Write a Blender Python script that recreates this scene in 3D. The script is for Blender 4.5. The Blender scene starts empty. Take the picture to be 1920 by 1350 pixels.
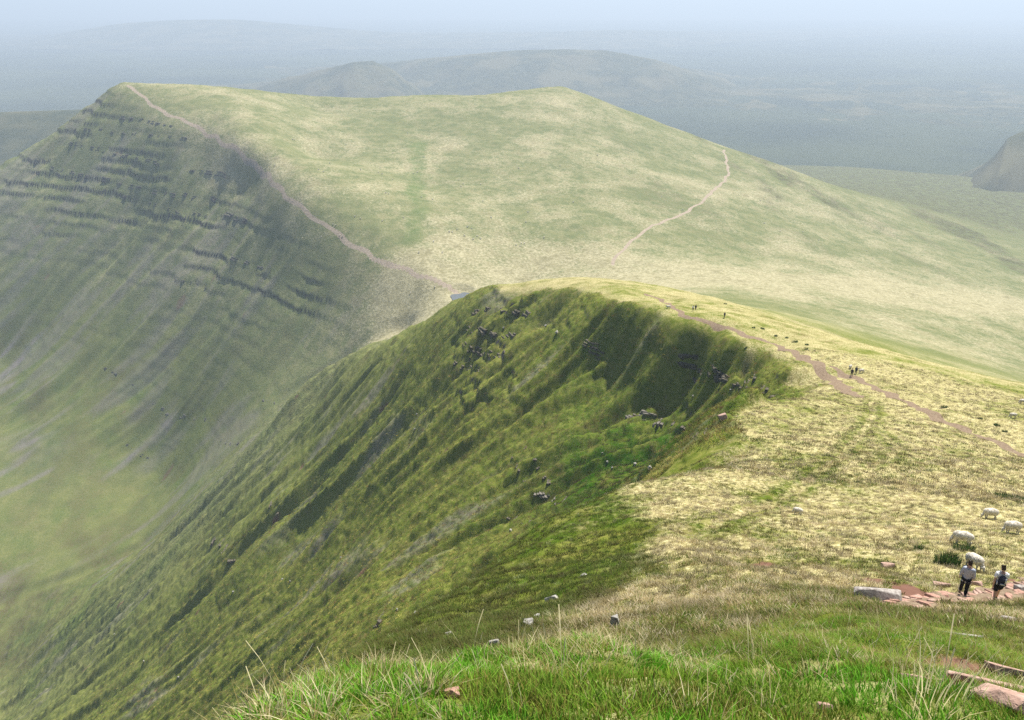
import bpy, bmesh, math, random, time
import numpy as np
from mathutils import Vector, Matrix, Euler
T0 = time.time()
random.seed(7); rng = np.random.default_rng(7)
sc = bpy.context.scene
COL = sc.collection
# ---------------------------------------------------------------- camera, sky, sun, exposure
cam = bpy.data.objects.new('camera', bpy.data.cameras.new('camera'))
COL.objects.link(cam); sc.camera = cam
cam.location = (0, 0, 0)
cam.rotation_euler = (math.radians(90 - 24.3), 0, 0)
cam.data.sensor_fit = 'HORIZONTAL'
cam.data.angle = 2 * math.atan(960 / 1507.0)
cam.data.clip_start = .05; cam.data.clip_end = 60000
SUN_AZ, SUN_EL = math.radians(33), math.radians(58)      # to the right of the view, high
world = bpy.data.worlds.new('World'); sc.world = world; world.use_nodes = True
wn = world.node_tree.nodes; wl = world.node_tree.links
bg = wn['Background']; sky = wn.new('ShaderNodeTexSky'); sky.sky_type = 'NISHITA'; sky.sun_disc = False
sky.sun_elevation = SUN_EL; sky.sun_rotation = SUN_AZ; sky.altitude = 880
sky.air_density = 1.0; sky.dust_density = 2.5; sky.ozone_density = 1.5
wl.new(sky.outputs['Color'], bg.inputs['Color']); bg.inputs['Strength'].default_value = .085
sl = bpy.data.lights.new('sun', 'SUN'); sun = bpy.data.objects.new('sun', sl); COL.objects.link(sun)
sl.energy = 5.0; sl.angle = math.radians(1.0); sl.color = (1, .95, .86)
SDIR = Vector((math.sin(SUN_AZ) * math.cos(SUN_EL), math.cos(SUN_AZ) * math.cos(SUN_EL), math.sin(SUN_EL)))
sun.rotation_euler = SDIR.to_track_quat('Z', 'Y').to_euler(); sun.location = (300, 100, 400)
sc.view_settings.view_transform = 'Standard'; sc.view_settings.look = 'None'
sc.view_settings.exposure = .72; sc.view_settings.gamma = 1
sc.render.engine = 'CYCLES'
cy = sc.cycles; cy.max_bounces = 5; cy.diffuse_bounces = 2; cy.glossy_bounces = 1; cy.transmission_bounces = 2
cy.transparent_max_bounces = 4; cy.volume_bounces = 0; cy.use_adaptive_sampling = False; cy.use_denoising = False
cy.sample_clamp_indirect = 4; cy.caustics_reflective = False; cy.caustics_refractive = False
# ---------------------------------------------------------------- terrain
# World metres, eye height z = 0, +Y is the way the camera looks, +X right.
FPX, PITCH = 1507.0, math.radians(24.3)
CP, SP = math.cos(PITCH), math.sin(PITCH)
def ray(u, v):
    a = (u - 960.0) / FPX; b = -(v - 675.0) / FPX
    return np.array([a, CP + b * SP, -SP + b * CP])
def far_fix(Y):
    """correction of the first distance estimates, from the known size of people and sheep"""
    return float(np.interp(math.log(Y), [0, math.log(4), math.log(12), math.log(45), math.log(90), math.log(150)], [1, 1, 1.25, 1.28, 1.15, 1])) if Y > 1 else 1.0
def P(u, v, Y):
    d = ray(u, v); return d * (Y * far_fix(Y) / d[1])
def fix(p):
    if not isinstance(p, tuple): return np.array(p, float)
    return np.array(p, float) * far_fix(max(1.0, math.hypot(p[0], p[1])))

OX, OY = 0.0, -2.5                      # centre of the terrain grid, behind the viewpoint

# --- survey lines: each a chain of points on the real surface
LINES = []
def chain(*pts, n=2):
    pts = [fix(p) for p in pts]
    for a, b in zip(pts[:-1], pts[1:]):
        for k in range(n): LINES.append(a + (b - a) * k / n)
    LINES.append(pts[-1])
def spots(*pts):
    for p in pts: LINES.append(fix(p))

# standing place and the lip of turf in front of it
spots((0,0,-1.62),(-1.2,.2,-2.1),(1.3,.2,-1.62),(0,-1.6,-1.2),(-2.5,-1.6,-2.6),(2.6,-1.6,-1.7),(-4,0.5,-5.0),(4,1,-3.0),(7,2,-5.0),
      (-8,-1.5,-7),(8,-1.5,-4.5),(-6.5,4,-9.6))
spots(P(480,1350,2.1),P(750,1350,1.85),P(1000,1350,1.7),P(1250,1350,1.7),P(1500,1350,1.75),P(1700,1350,1.85),P(1900,1350,2.0))
chain(P(480,1372,2.2),P(560,1318,2.6),P(620,1275,3.0),P(700,1245,3.3),P(800,1238,3.4),P(900,1250,3.45),P(1000,1248,3.5),
      P(1060,1222,3.7),P(1110,1208,3.8),P(1165,1235,3.7),P(1215,1258,3.6),P(1290,1240,3.9),P(1370,1222,4.3),n=2)
spots(P(1450,1195,5.2),P(1500,1165,6.8),P(1560,1150,9.0),P(1500,1250,3.3),P(1600,1290,2.9),P(1660,1300,2.9),
      P(1640,1240,4.6),P(1720,1285,3.5),P(1840,1300,3.6),P(1900,1330,3.0),P(1760,1225,5.6),P(1700,1190,8.2),P(1800,1200,7.6),P(1880,1190,9.2),P(1920,1250,6.0))
# slope below the lip (hidden) and the shoulder
spots((-1.2,6.0,-6.9),(0.5,6.0,-6.7),(2,6.5,-7.0),(-1.5,10,-10.6),(1,10,-10.2),(3.2,10,-9.9),(4.5,9,-8.2))
chain(P(500,1352,13),P(600,1275,17),P(690,1215,22),P(780,1155,27),P(900,1080,34),P(1000,992,41),P(1100,943,44.5),P(1180,907,47),n=2)
chain(P(1180,907,47),P(1250,893,49),P(1320,883,51),P(1390,875,55),P(1425,861,61),n=2)
chain(P(1425,861,61),P(1385,822,74),P(1350,790,85),P(1390,770,92),P(1430,756,100),P(1520,743,112),P(1580,732,124),n=2)
spots(P(1300,862,74),P(1255,884,80),P(1340,830,77))
spots(P(950,1150,23),P(1050,1050,31),P(1120,1100,23.5),P(1120,1000,35),P(1260,985,33),P(1260,1060,24.5),P(850,1170,21.5),P(1300,1170,13.5),P(1300,1100,21),P(1300,1000,32),P(1250,940,41),P(1500,1100,21.5),
      P(1500,1000,33),P(1500,920,47),P(1500,800,85),P(1600,850,67),P(1620,760,108),P(1400,930,44))
chain(P(1640,1125,18.6),P(1720,1122,20),P(1805,1118,20.9),P(1920,1120,20.8),n=1)
spots(P(1600,1140,14.5),P(1750,1165,12.5),P(1850,1150,15),P(1700,1050,27),P(1850,1040,28.5),P(1700,960,38.5),P(1852,972,38),P(1920,1000,34.5),P(1700,850,64),P(1920,850,75),P(1920,920,50),
      P(1750,770,101),P(1850,800,92),P(1700,720,140))
# left flank below the shoulder (hidden)
spots((-14,10,-23),(-25,10,-37),(-14,20,-32),(-28,20,-48),(-14,32,-42),(-6,46,-46),(-22,50,-63),(-50,50,-95),(-10,60,-60),(4,62,-49),(8,72,-56),(-43,100,-122),(-5,85,-84),(6,100,-82),
      (-100,60,-160),(-90,120,-175),(-180,120,-260),(-60,-5,-75))
# rim of the bay and the ridge top
chain(P(1580,732,124),P(1540,716,140),P(1450,681,165),P(1400,661,178),P(1300,634,195),P(1220,608,210),P(1150,588,226),P(1130,560,246),P(1110,548,262),n=2)
chain(P(1150,541,264),P(1080,545,272),P(1000,553,287),P(930,553,302),P(880,572,312),P(800,616,332),P(700,667,382),P(640,692,430),P(560,737,470),n=2)
spots(P(1300,584,216),P(1240,549,264),P(1240,570,240),P(1597,706,150),P(1450,640,188),P(1660,735,128))
chain(P(1240,549,264),P(1330,563,250),P(1400,581,240),P(1500,609,222),P(1600,641,202),P(1700,672,183),P(1800,704,165),P(1920,748,142),n=2)
spots((115,95,-55),(150,60,-50),(60,30,-29),(40,8,-19))
# the steep face under the rim
spots(P(1400,700,175.5),P(1400,740,174.5),P(1500,728,151),P(1250,800,186),P(1300,720,192),P(1340,780,169),P(1245,880,150),P(1180,850,171),P(1120,905,160),P(1060,850,183),P(1000,952,164),P(1150,700,214),P(1100,800,195),
      P(1000,700,232),P(1030,620,262),P(900,680,268),P(900,800,226),P(800,1100,142),P(850,950,185),P(700,900,246),P(720,780,300),P(600,1200,152),P(480,1340,150),P(500,1000,282),P(600,850,330),P(540,1100,235),
      P(300,1250,252),P(300,1100,335),P(430,930,400),P(600,760,420),P(200,1100,430),P(150,1250,330),P(0,1350,358),P(400,1180,245),P(100,1180,430))
# beck in the cwm and its floor
chain(P(700,620,612),P(640,672,612),P(520,752,602),P(400,880,562),P(270,1020,522),P(100,1090,512),P(0,1130,505),n=2)
spots(P(0,1250,438),(-480,400,-434),(-600,560,-440),(-500,250,-420),(-300,220,-345),(-420,100,-400),(-750,700,-445),(-900,900,-450))
# col
spots(P(880,557,613),P(1000,543,640),P(800,585,600),P(760,610,604),(20,450,-178),(-30,400,-160),(-60,470,-195),(60,360,-128),(-20,540,-207))
# right-hand moor
spots((130,330,-130),(120,250,-112),(180,280,-135),P(1920,700,400),P(1700,640,420),P(1500,590,440),P(1300,545,500),P(1500,550,560),P(1150,500,664),P(1400,480,742),P(1700,520,762),
      P(1920,600,600),P(1600,430,950),P(1800,430,1150),P(1920,490,1000),P(1920,400,1500),(300,250,-165),(450,400,-240),(700,700,-310),(900,900,-345),(1200,1300,-380),(1100,1700,-390),(800,1500,-350))
# the far peak: path edge, skyline, faces
chain(P(880,557,613),P(800,520,640),P(700,480,692),P(620,430,742),P(540,370,802),P(500,325,862),P(440,280,922),P(370,235,1000),P(300,203,1060),P(240,157,1142),n=2)
chain(P(222,155,1150),P(350,162,1200),P(500,172,1250),P(620,181,1270),P(700,183,1280),P(780,178,1300),P(900,180,1320),P(1000,167,1350),P(1050,161,1360),P(1120,185,1340),P(1250,235,1300),P(1360,275,1262),
      P(1450,305,1235),P(1550,345,1205),P(1650,375,1200),n=2)
chain(P(222,155,1150),P(150,215,1148),P(75,268,1148),P(0,315,1150),(-830,1150,-270),(-1000,1150,-370),n=2)
chain(P(222,162,1135),P(262,200,1075),P(330,240,1005),P(380,292,955),P(440,322,905),P(482,356,868),P(437,380,872),P(470,415,825),P(490,450,792),P(520,500,752),P(560,560,704),P(600,600,665),n=2)
spots(P(800,350,880),P(800,250,1088),P(1100,300,974),P(1100,420,765),P(600,300,960),P(950,430,745),P(1350,380,900),P(600,210,1190),P(1250,300,1060),
      P(200,250,1066),P(250,300,1006),P(150,330,1032),P(100,300,1084),P(250,400,951),P(330,330,946),P(50,450,985),P(350,520,818),P(400,400,884),P(420,440,842),P(150,600,850),P(450,650,702),P(0,675,860),P(250,750,722),P(100,850,680),P(0,950,620),P(300,900,632),P(200,1000,562))
spots((-100,1500,-240),(100,1600,-240),(-400,1450,-240),(450,1550,-330),(-700,1350,-330),(-1000,1400,-430),(-200,2000,-380),(400,2100,-400),(-900,1900,-430),(900,2200,-420))

def polar(x, y):
    dx, dy = x - OX, y - OY
    return np.hypot(dx, dy), np.arctan2(dx, dy)
_ctrl = np.array(LINES)
_cr, _cth = polar(_ctrl[:,0], _ctrl[:,1])
_cl = np.log(_cr + .8)
_q = np.stack([_cl, _cth * 1.3], 1)
_val = _ctrl[:,2] / (_cr + .8)
_C2 = .012 ** 2
def _phi(d2): return np.sqrt(d2 + _C2)
_n = len(_q)
_A = np.zeros((_n + 3, _n + 3))
_d2 = ((_q[:,None,:] - _q[None,:,:]) ** 2).sum(2)
_A[:_n,:_n] = _phi(_d2) - 2e-3 * np.eye(_n)
_A[:_n,_n] = 1; _A[:_n,_n+1:] = _q; _A[_n,:_n] = 1; _A[_n+1:,:_n] = _q.T
_w = np.linalg.solve(_A, np.concatenate([_val, np.zeros(3)]))
def base_height(x, y):
    sh = np.shape(x); x = np.ravel(x); y = np.ravel(y)
    r, th = polar(x, y)
    q = np.stack([np.log(r + .8), th * 1.3], 1).astype(np.float32)
    out = np.empty(len(q))
    c = _q.astype(np.float32); w = _w[:_n].astype(np.float32)
    for i in range(0, len(q), 60000):
        a = q[i:i+60000]
        d2 = (a**2).sum(1)[:,None] + (c**2).sum(1)[None] - 2 * a @ c.T
        out[i:i+60000] = np.sqrt(np.maximum(d2, 0) + _C2).astype(np.float32) @ w + _w[_n] + a @ _w[_n+1:]
    return (out * (r + .8)).reshape(sh)
# ---------------------------------------------------------------- noise
_GT = {}
def perlin(x, y, s=0):
    """gradient noise, period 256 cells"""
    if s not in _GT:
        a = np.random.default_rng(1000 + s).random(65536) * (2 * math.pi)
        _GT[s] = (np.cos(a).astype(np.float32), np.sin(a).astype(np.float32))
    C, S = _GT[s]
    x = np.asarray(x); y = np.asarray(y)
    xf = np.floor(x); yf = np.floor(y)
    fx = (x - xf).astype(np.float32); fy = (y - yf).astype(np.float32)
    x0 = xf.astype(np.int32) & 255; y0 = yf.astype(np.int32) & 255; x1 = (x0 + 1) & 255; y1 = (y0 + 1) & 255
    u = fx*fx*fx*(fx*(fx*6-15)+10); v = fy*fy*fy*(fy*(fy*6-15)+10)
    def g(ix, iy, dx, dy):
        k = ix*256 + iy; return C[k]*dx + S[k]*dy
    a = g(x0, y0, fx, fy); a = a + u*(g(x1, y0, fx-1, fy) - a)
    b = g(x0, y1, fx, fy-1); b = b + u*(g(x1, y1, fx-1, fy-1) - b)
    return (a + v*(b-a)) * 1.5
def fbm(x, y, o=3, s=0):
    t = 0; a = 1.0; n = 0
    for k in range(o):
        t = t + a * perlin(x*2**k, y*2**k, s + 17*k); n += a; a *= .5
    return t / n
def sst(a, b, x):
    t = np.clip((x - a) / (b - a), 0, 1); return t*t*(3-2*t)

# ---------------------------------------------------------------- the ground grid
def _rows(*seg):
    out = []
    for a, b, n in seg: out += list(np.exp(np.linspace(math.log(a), math.log(b), n, endpoint=False)))
    return np.array(out + [seg[-1][1]])
RR = _rows((.6,6,100),(6,25,100),(25,70,150),(70,160,190),(160,330,170),(330,720,150),(720,1420,240),(1420,2400,20))
TT = np.radians(np.linspace(-50, 50, 1081))
NR, NT = len(RR), len(TT)
LR = np.log(RR)
RG, TG = np.meshgrid(RR, TT, indexing='ij')
X = OX + RG * np.sin(TG); Y = OY + RG * np.cos(TG)
Z = base_height(X, Y)
def grads(Z):
    zr = np.gradient(Z, RR, axis=0); zt = np.gradient(Z, TT, axis=1) / RG
    return zr*np.sin(TG) + zt*np.cos(TG), zr*np.cos(TG) - zt*np.sin(TG)
# soften the survey's creases a little at grid scale
def blur(A, n):
    for _ in range(n):
        A = np.pad(A, 1, mode='edge')
        A = (A[:-2,1:-1] + A[2:,1:-1] + A[1:-1,:-2] + A[1:-1,2:] + 2*A[1:-1,1:-1]) / 6
    return A
GX, GY = grads(Z)
GX = blur(GX, 12); GY = blur(GY, 12); SLOPE = np.hypot(GX, GY)
_bx = np.array([(-900,500),(-480,480),(-403,505),(-373,512),(-289,522),(-242,562),(-196,602),(-131,612),(-113,600),(-60,480),(-20,400),(60,345),(130,300),(200,230),(260,150)], float)
_br, _bt = polar(_bx[:,0], _bx[:,1])
RB = np.interp(TT, _bt, _br)[None,:]
FAR = sst(-.02, .02, np.log(RG) - np.log(RB))
NEAR = 1 - FAR

# ---------------------------------------------------------------- looking up the ground
def ground(x, y):
    x = np.asarray(x, float); y = np.asarray(y, float)
    r, th = polar(x, y)
    fi = np.interp(np.log(np.maximum(r, RR[0])), LR, np.arange(NR)); fj = np.interp(th, TT, np.arange(NT))
    i = np.minimum(fi.astype(int), NR-2); j = np.minimum(fj.astype(int), NT-2); a = fi-i; b = fj-j
    return (Z[i,j]*(1-a)*(1-b) + Z[i+1,j]*a*(1-b) + Z[i,j+1]*(1-a)*b + Z[i+1,j+1]*a*b)
def pick(A, x, y):
    r, th = polar(np.asarray(x, float), np.asarray(y, float))
    i = np.rint(np.interp(np.log(r), LR, np.arange(NR))).astype(int); j = np.rint(np.interp(th, TT, np.arange(NT))).astype(int)
    return A[i, j]
_YS = np.exp(np.linspace(math.log(1.2), math.log(2300), 2600))
def seat(u, v, ymin=0):
    """where the line of sight through a photograph pixel meets the ground"""
    d = ray(u, v); ys = _YS[_YS > ymin]; p = d[None] * (ys/d[1])[:,None]
    g = ground(p[:,0], p[:,1]); under = g > p[:,2]
    c = np.where(under[1:] & ~under[:-1])[0]; k = int(c[0]) + 1 if len(c) else int(np.argmin(np.abs(g - p[:,2])))
    return Vector((p[k,0], p[k,1], g[k]))
def trace(pts, ymin=0, step=14):
    out = []
    for a, b in zip(pts[:-1], pts[1:]):
        n = max(1, int(math.hypot(b[0]-a[0], b[1]-a[1]) / step))
        out += [(a[0]+(b[0]-a[0])*k/n, a[1]+(b[1]-a[1])*k/n) for k in range(n)]
    return [seat(u, v, ymin) for u, v in out + [pts[-1]]]
def dist_line(line, wob=0, lam=3, pad=40):
    """distance of every grid point to a ground line (only worked out near it)"""
    L = np.array([(p.x, p.y) for p in line]); D = np.full(X.shape, 1e9)
    m = (X > L[:,0].min()-pad) & (X < L[:,0].max()+pad) & (Y > L[:,1].min()-pad) & (Y < L[:,1].max()+pad)
    xs, ys = X[m], Y[m]
    if wob: xs = xs + wob*perlin(xs/lam, ys/lam, 61); ys = ys + wob*perlin(xs/lam, ys/lam, 62)
    best = np.full(xs.shape, 1e9)
    for a, b in zip(L[:-1], L[1:]):
        e = b-a; t = np.clip(((xs-a[0])*e[0] + (ys-a[1])*e[1]) / max(e@e, 1e-9), 0, 1)
        best = np.minimum(best, np.hypot(xs-a[0]-t*e[0], ys-a[1]-t*e[1]))
    D[m] = best; return D
ridge_path = trace([(1212,551),(1240,562),(1262,576),(1290,594),(1350,613),(1420,633),(1480,655),(1530,683),(1565,712),(1590,730),(1610,742)], 100)
ridge_path2 = trace([(1560,690),(1597,706),(1660,734),(1750,776),(1830,812),(1920,852)], 50)
turf_track = trace([(1635,756),(1638,775),(1630,795),(1600,830),(1580,858),(1540,880),(1490,922),(1420,955),(1350,978),(1320,1000)], 25)
loop_track = trace([(1610,815),(1650,812),(1682,835),(1668,862),(1630,880)], 30)
peak_path = trace([(240,159),(300,207),(370,238),(440,284),(500,330),(540,375),(620,434),(700,484),(800,524),(880,555)], 560)
moor_path = trace([(1150,497),(1170,465),(1210,432),(1290,396),(1330,366),(1365,330),(1362,300),(1356,280)], 480)
sheep_trod = trace([(785,270),(780,330),(785,400),(775,450)], 560)
stone_path = trace([(1672,1138),(1740,1122),(1805,1116),(1880,1108),(1960,1090)], 12, 8)
D_ridge = np.minimum(np.minimum(dist_line(ridge_path, 1.6, 6), dist_line(ridge_path2, 1.4, 5)), .72*dist_line(ridge_path[-9:], 1.6, 4))
D_turf = np.minimum(dist_line(turf_track, .5, 3), 1.2*dist_line(loop_track, .4, 3))
D_far = np.minimum(dist_line(peak_path, 2.5, 25), 1.25*dist_line(moor_path, 2.5, 25))
D_trod = dist_line(sheep_trod, 6, 40)
D_stone = dist_line(stone_path, .35, 1.2)
w1 = NEAR * sst(.35,.62,SLOPE) * sst(.12,.4,GX) * sst(60,110,RG)       # the steep left face
w2 = FAR * sst(.22,.52,SLOPE) * sst(.06,.26,GX) * sst(-100,-200,X) * sst(1500,1300,Y)   # the far peak's shaded face
_rim = np.array([P(*a) for a in ((1580,732,124),(1540,716,140),(1450,681,165),(1400,661,178),(1300,634,195),(1220,608,210),(1150,588,226),(1130,560,246),(1110,548,262))])
w1 = np.maximum(w1, NEAR * sst(-3, -10, X - np.interp(Y, _rim[:,1], _rim[:,0])) * sst(128, 138, Y) * sst(275, 262, Y) * sst(-60, -30, X))
w1 = blur(w1, 6) * sst(2.5, 9, D_ridge); w2 = blur(w2, 4) * sst(6, 46, D_far)
# gullies along the fall line
q1 = -.25*X + .968*Y; p1 = -.968*X - .25*Y + 60
wq = 7*perlin(p1/60, q1/60, 3) + 3*perlin(p1/22, q1/22, 4)
def ridged(a, b, s): return 1 - 2*np.abs(perlin(a, b, s))
deep = sst(0, 120, p1 + 40)
beck = [Vector(P(*a)) for a in ((760,610,604),(700,640,610),(640,672,612),(580,712,608),(520,752,602),(460,815,580),(400,880,562),(335,950,540),(270,1020,522),(185,1055,516),(100,1090,512),(0,1130,505),(-120,1180,498))]
D_beck = dist_line(beck, 7, 45, 170)
gul = 1.0 * w1 * sst(12, 150, D_beck) * ((4.6*(ridged((q1+wq)/25, p1/170, 5) - .45)) * (.45+.55*deep) + 3.3*(ridged((q1+wq)/12.5, p1/110, 6) - .45) + 1.4*(ridged((q1+.8*wq)/5.4, p1/50, 8) - .45))
q2 = .53*X - .85*Y; p2 = -.85*X - .53*Y
wq2 = 9*perlin(p2/110, q2/110, 11)
gul2 = w2 * (5.5*(ridged((q2+wq2)/62, p2/420, 12) - .45) + 2.2*(ridged((q2+wq2)/25, p2/200, 13) - .45) + .8*(ridged((q2+wq2)/11, p2/90, 14) - .45))
Z = Z + gul + gul2*sst(5, 90, D_beck) - 3.2*sst(11, 1.5, D_beck)
# hummocks at several sizes
Z = Z + FAR * (1.6*fbm(X/70, Y/70, 3, 20) + .9*fbm(X/19, Y/19, 2, 21)) * sst(-50, 20, RG-RB)
mid = NEAR * sst(18, 60, RG)
Z = Z + mid * (.55*fbm(X/11, Y/11, 2, 22)) * (1 + .8*w1)
Z = Z + NEAR*sst(6, 14, RG)*((.20+.14*sst(60,25,RG))*fbm(X/2.6, Y/2.6, 2, 23) + .10*np.abs(perlin(X/1.3, Y/1.3, 24))) + w1*(.75*np.abs(perlin(q1/3.0, p1/4.2, 28)) + .5*fbm(q1/6.5, p1/9, 2, 29))
Z = Z + sst(8, 5, RG)*(.10*fbm(X/.7, Y/.7, 2, 25)) + sst(2.2, 3.4, RG)*sst(22, 9, RG)*(.17*fbm(X/1.5, Y/1.5, 2, 26) - .16*sst(.25,.55,perlin(X/1.1+7, Y/1.1, 27)))
# sandstone ledges: level beds standing out of the steep ground
def ledges(Z, w, h, dip, seed, lo, hi, brk, amp, q, run):
    zz = Z + dip[0]*X + dip[1]*Y + .3*h*fbm(X/(6*h), Y/(6*h), 2, seed) + .12*h*perlin(X/(.7*h), Y/(.7*h), seed+5)
    k = np.floor(zz/h); t = zz/h - k
    S = np.where(t < lo, t*.55, np.where(t < hi, lo*.55 + (t-lo)*(1-(1-hi)*.55-lo*.55)/(hi-lo), 1-(1-t)*.55))
    m = w * sst(brk[0], brk[1], fbm(q/run + 13.7*k, 7.3*k + .2*zz/h, 3, seed+1))
    face = sst(lo-.02, lo+.05, t) * sst(hi+.02, hi-.05, t) * m
    return Z + h*(S - t)*m*amp, face
nose = np.exp(-(((X+2)/34)**2 + ((Y-268)/46)**2))
bay = np.exp(-(((X-42)/26)**2 + ((Y-160)/42)**2))
Z, rock1 = ledges(Z, np.clip(w1*(.6+.75*nose+.6*bay), 0, 1), 4.4, (.02,.03), 31, .62, .78, (.06,.16), .35 + .5*np.clip(nose+bay, 0, 1), q1, 40)
Z, rock1b = ledges(Z, w1*np.clip(.5+nose, 0, 1), 1.7, (.02,.03), 35, .6, .78, (-.15,.12), .75, q1, 22)
up = sst(-320, -225, Z)
Z, rock2 = ledges(Z, w2*(.15+.85*up), 11.5, (-.02,.0), 41, .58, .76, (-.10,.12), .6, q2, 150)
Z, rock2b = ledges(Z, w2*(.2+.6*up), 5.5, (-.02,.0), 45, .55, .78, (.05,.24), .6, q2, 70)
ROCK = np.clip(np.maximum(np.maximum((.35+.5*nose+.4*bay)*rock1, 0*rock1b), np.maximum(rock2, .7*rock2b)), 0, 1)

# ---------------------------------------------------------------- paths worn into it
PATH = np.maximum.reduce([sst(1.4, .5, D_ridge), sst(2.8, 1.1, D_far), sst(1.15, .75, D_stone)])
Z = Z - .22*sst(2.8, 1.2, D_ridge) - .10*sst(.9, .3, D_turf)*NEAR  - .10*sst(2.0, 1.2, D_stone)
# a small pool on the col
pool_c = seat(868, 557, 560)
_pd = np.hypot((X-pool_c.x)/10, (Y-pool_c.y)/12); pool_z = pool_c.z - .3
Z = np.where(_pd < 1.6, Z + (pool_z - .5 - Z)*sst(1.6, .9, _pd), Z)

# ---------------------------------------------------------------- what grows where, with some shade put into the colours
nb = fbm(X/31, Y/31, 3, 51); ns = fbm(X/6.5, Y/6.5, 3, 52); nf = fbm(X/130, Y/130, 3, 53); nff = fbm(X/45, Y/45, 3, 54)
gx2 = blur(grads(Z)[0], 3)
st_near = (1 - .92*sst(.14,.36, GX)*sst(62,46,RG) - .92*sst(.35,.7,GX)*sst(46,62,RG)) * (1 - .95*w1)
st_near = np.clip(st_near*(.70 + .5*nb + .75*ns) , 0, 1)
st_near = st_near*(sst(9, 26, RG)*.85 + .15) + .18*sst(9, 4, RG)*(1 + 1.2*ns)
colband = np.exp(-((Y-600-.15*np.abs(X))/90)**2) * sst(-160, -70, X)
st_far = np.clip((.30 + .5*nf + .55*nff + .65*colband) * (1 - .62*w2) * (1 - .9*sst(1150,1700,RG)) * (1 - .8*sst(-290,-340,Z)*sst(50,-50,X)) * (1-.5*sst(300, 800, X)), 0, 1)
crest = trace([(1180,907),(1235,955),(1268,1005),(1255,1060),(1200,1110),(1120,1150),(1040,1178)], 14, 20)
_cy = np.array([p.y for p in crest]); _cx = np.array([p.x for p in crest]); _o = np.argsort(_cy)
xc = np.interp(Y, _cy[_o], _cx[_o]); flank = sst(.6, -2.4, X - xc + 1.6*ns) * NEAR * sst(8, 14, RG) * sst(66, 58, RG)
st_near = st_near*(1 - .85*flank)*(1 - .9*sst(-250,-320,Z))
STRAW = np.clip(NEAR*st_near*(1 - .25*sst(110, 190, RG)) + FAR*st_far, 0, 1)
D_sp = D_turf
bay_green_shade = np.exp(-(((X-27)/21)**2 + ((Y-150)/46)**2))  # bay: straw-free green, its shade put into the colour
STRAW = STRAW * (1 - np.clip(1.3*bay_green_shade, 0, 1)) * (1 - .5*sst(2.3, .9, D_turf)*NEAR + .5*sst(.7, .3, D_turf)*NEAR) * (1 - .6*sst(14, 4, D_trod))
vale = sst(-300,-370,Z)*sst(-120,-220,X)
LUSH_SHADE = np.clip(.75*flank*sst(-.3,.2,ns) + .35*vale*sst(-.1,.3,nb) + NEAR*(w1*(.1+1.2*bay_green_shade + .4*nb) + .55*sst(12, 5, RG)*(.6+ns) + .25*sst(2.4,.9,D_turf)) + FAR*(.15*w2 + .4*sst(14,4,D_trod)), 0, 1)  # bay term is lush green that also carries the bay's shade
far_moor = FAR*sst(1250, 1800, RG)*sst(100, 400, X)  # outer moor darkened to run into the cloud-shaded valley colour
bog = np.exp(-(((X+400)/75)**2 + ((Y-500)/70)**2))
HEATH = np.clip(.45*vale*sst(-.15,.3,nff) + .75*NEAR*(1-w1)*sst(100, 170, RG)*sst(-.25,.25,nb) + 1.4*far_moor + .9*bog*sst(-.2,.2,nff) + .22*flank*sst(-.1,.35,fbm(X/3.5, Y/3.5, 2, 67)) + FAR*(sst(.02,.3,fbm(X/85+3, Y/240, 3, 55))*sst(60, 260, X)*sst(700, 1000, Y) + w2*.35*sst(.1,.45,fbm(X/60, Y/60, 3, 56))) + NEAR*(.5*sst(.1,.45,fbm(X/9, Y/9, 3, 57))), 0, 1)
SCREE = (1-bay)*np.clip(.7*vale*sst(.28,.5,fbm(q2/40, p2/130, 3, 69)) + FAR*w2*sst(.25,.5,ridged((q2+wq2)/30, p2/260, 58)*.5 + .6*fbm(X/80, Y/80, 2, 59))*.45 + w1*sst(.42,.62,ridged((q1+wq)/13, p1/120, 60)*.45+.7*fbm(X/40, Y/40, 2, 63))*.5, 0, 1)
RED = np.clip(.55*w2*sst(.45,.6,fbm(X/34, Y/34, 3, 64)) + w1*sst(.42,.6,fbm(X/16, Y/16, 3, 65))*.7 + sst(3,5,RG)*sst(16,9,RG)*sst(.3,.5,perlin(X/1.1+7, Y/1.1, 27))*sst(0,1.5,X) + .8*sst(3.4,1.0,D_stone)*sst(.05,.4,fbm(X/1.1, Y/1.1, 2, 66)), 0, 1)

for u, v, rr in ((1690,1246,.26),(1722,1275,.20),(1765,1243,.30),(1805,1248,.22),(1625,1218,.25),(1575,1182,.4),(1835,1275,.18),(1700,1105,.9),(1640,1092,.8),(1800,1165,1.0),(1880,1180,.5),(1860,1140,.9),(1440,1060,.8)):
    p = seat(u, v); m = np.exp(-((np.hypot(X-p.x, (Y-p.y)*.8) + .5*rr*perlin(X/(.7*rr), Y/(.7*rr), 68))/rr)**2)
    RED = np.maximum(RED, 1.1*m); Z = Z - .22*min(rr, .5)*m; STRAW = STRAW*(1-m)
RED = np.clip(RED, 0, 1)
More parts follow.
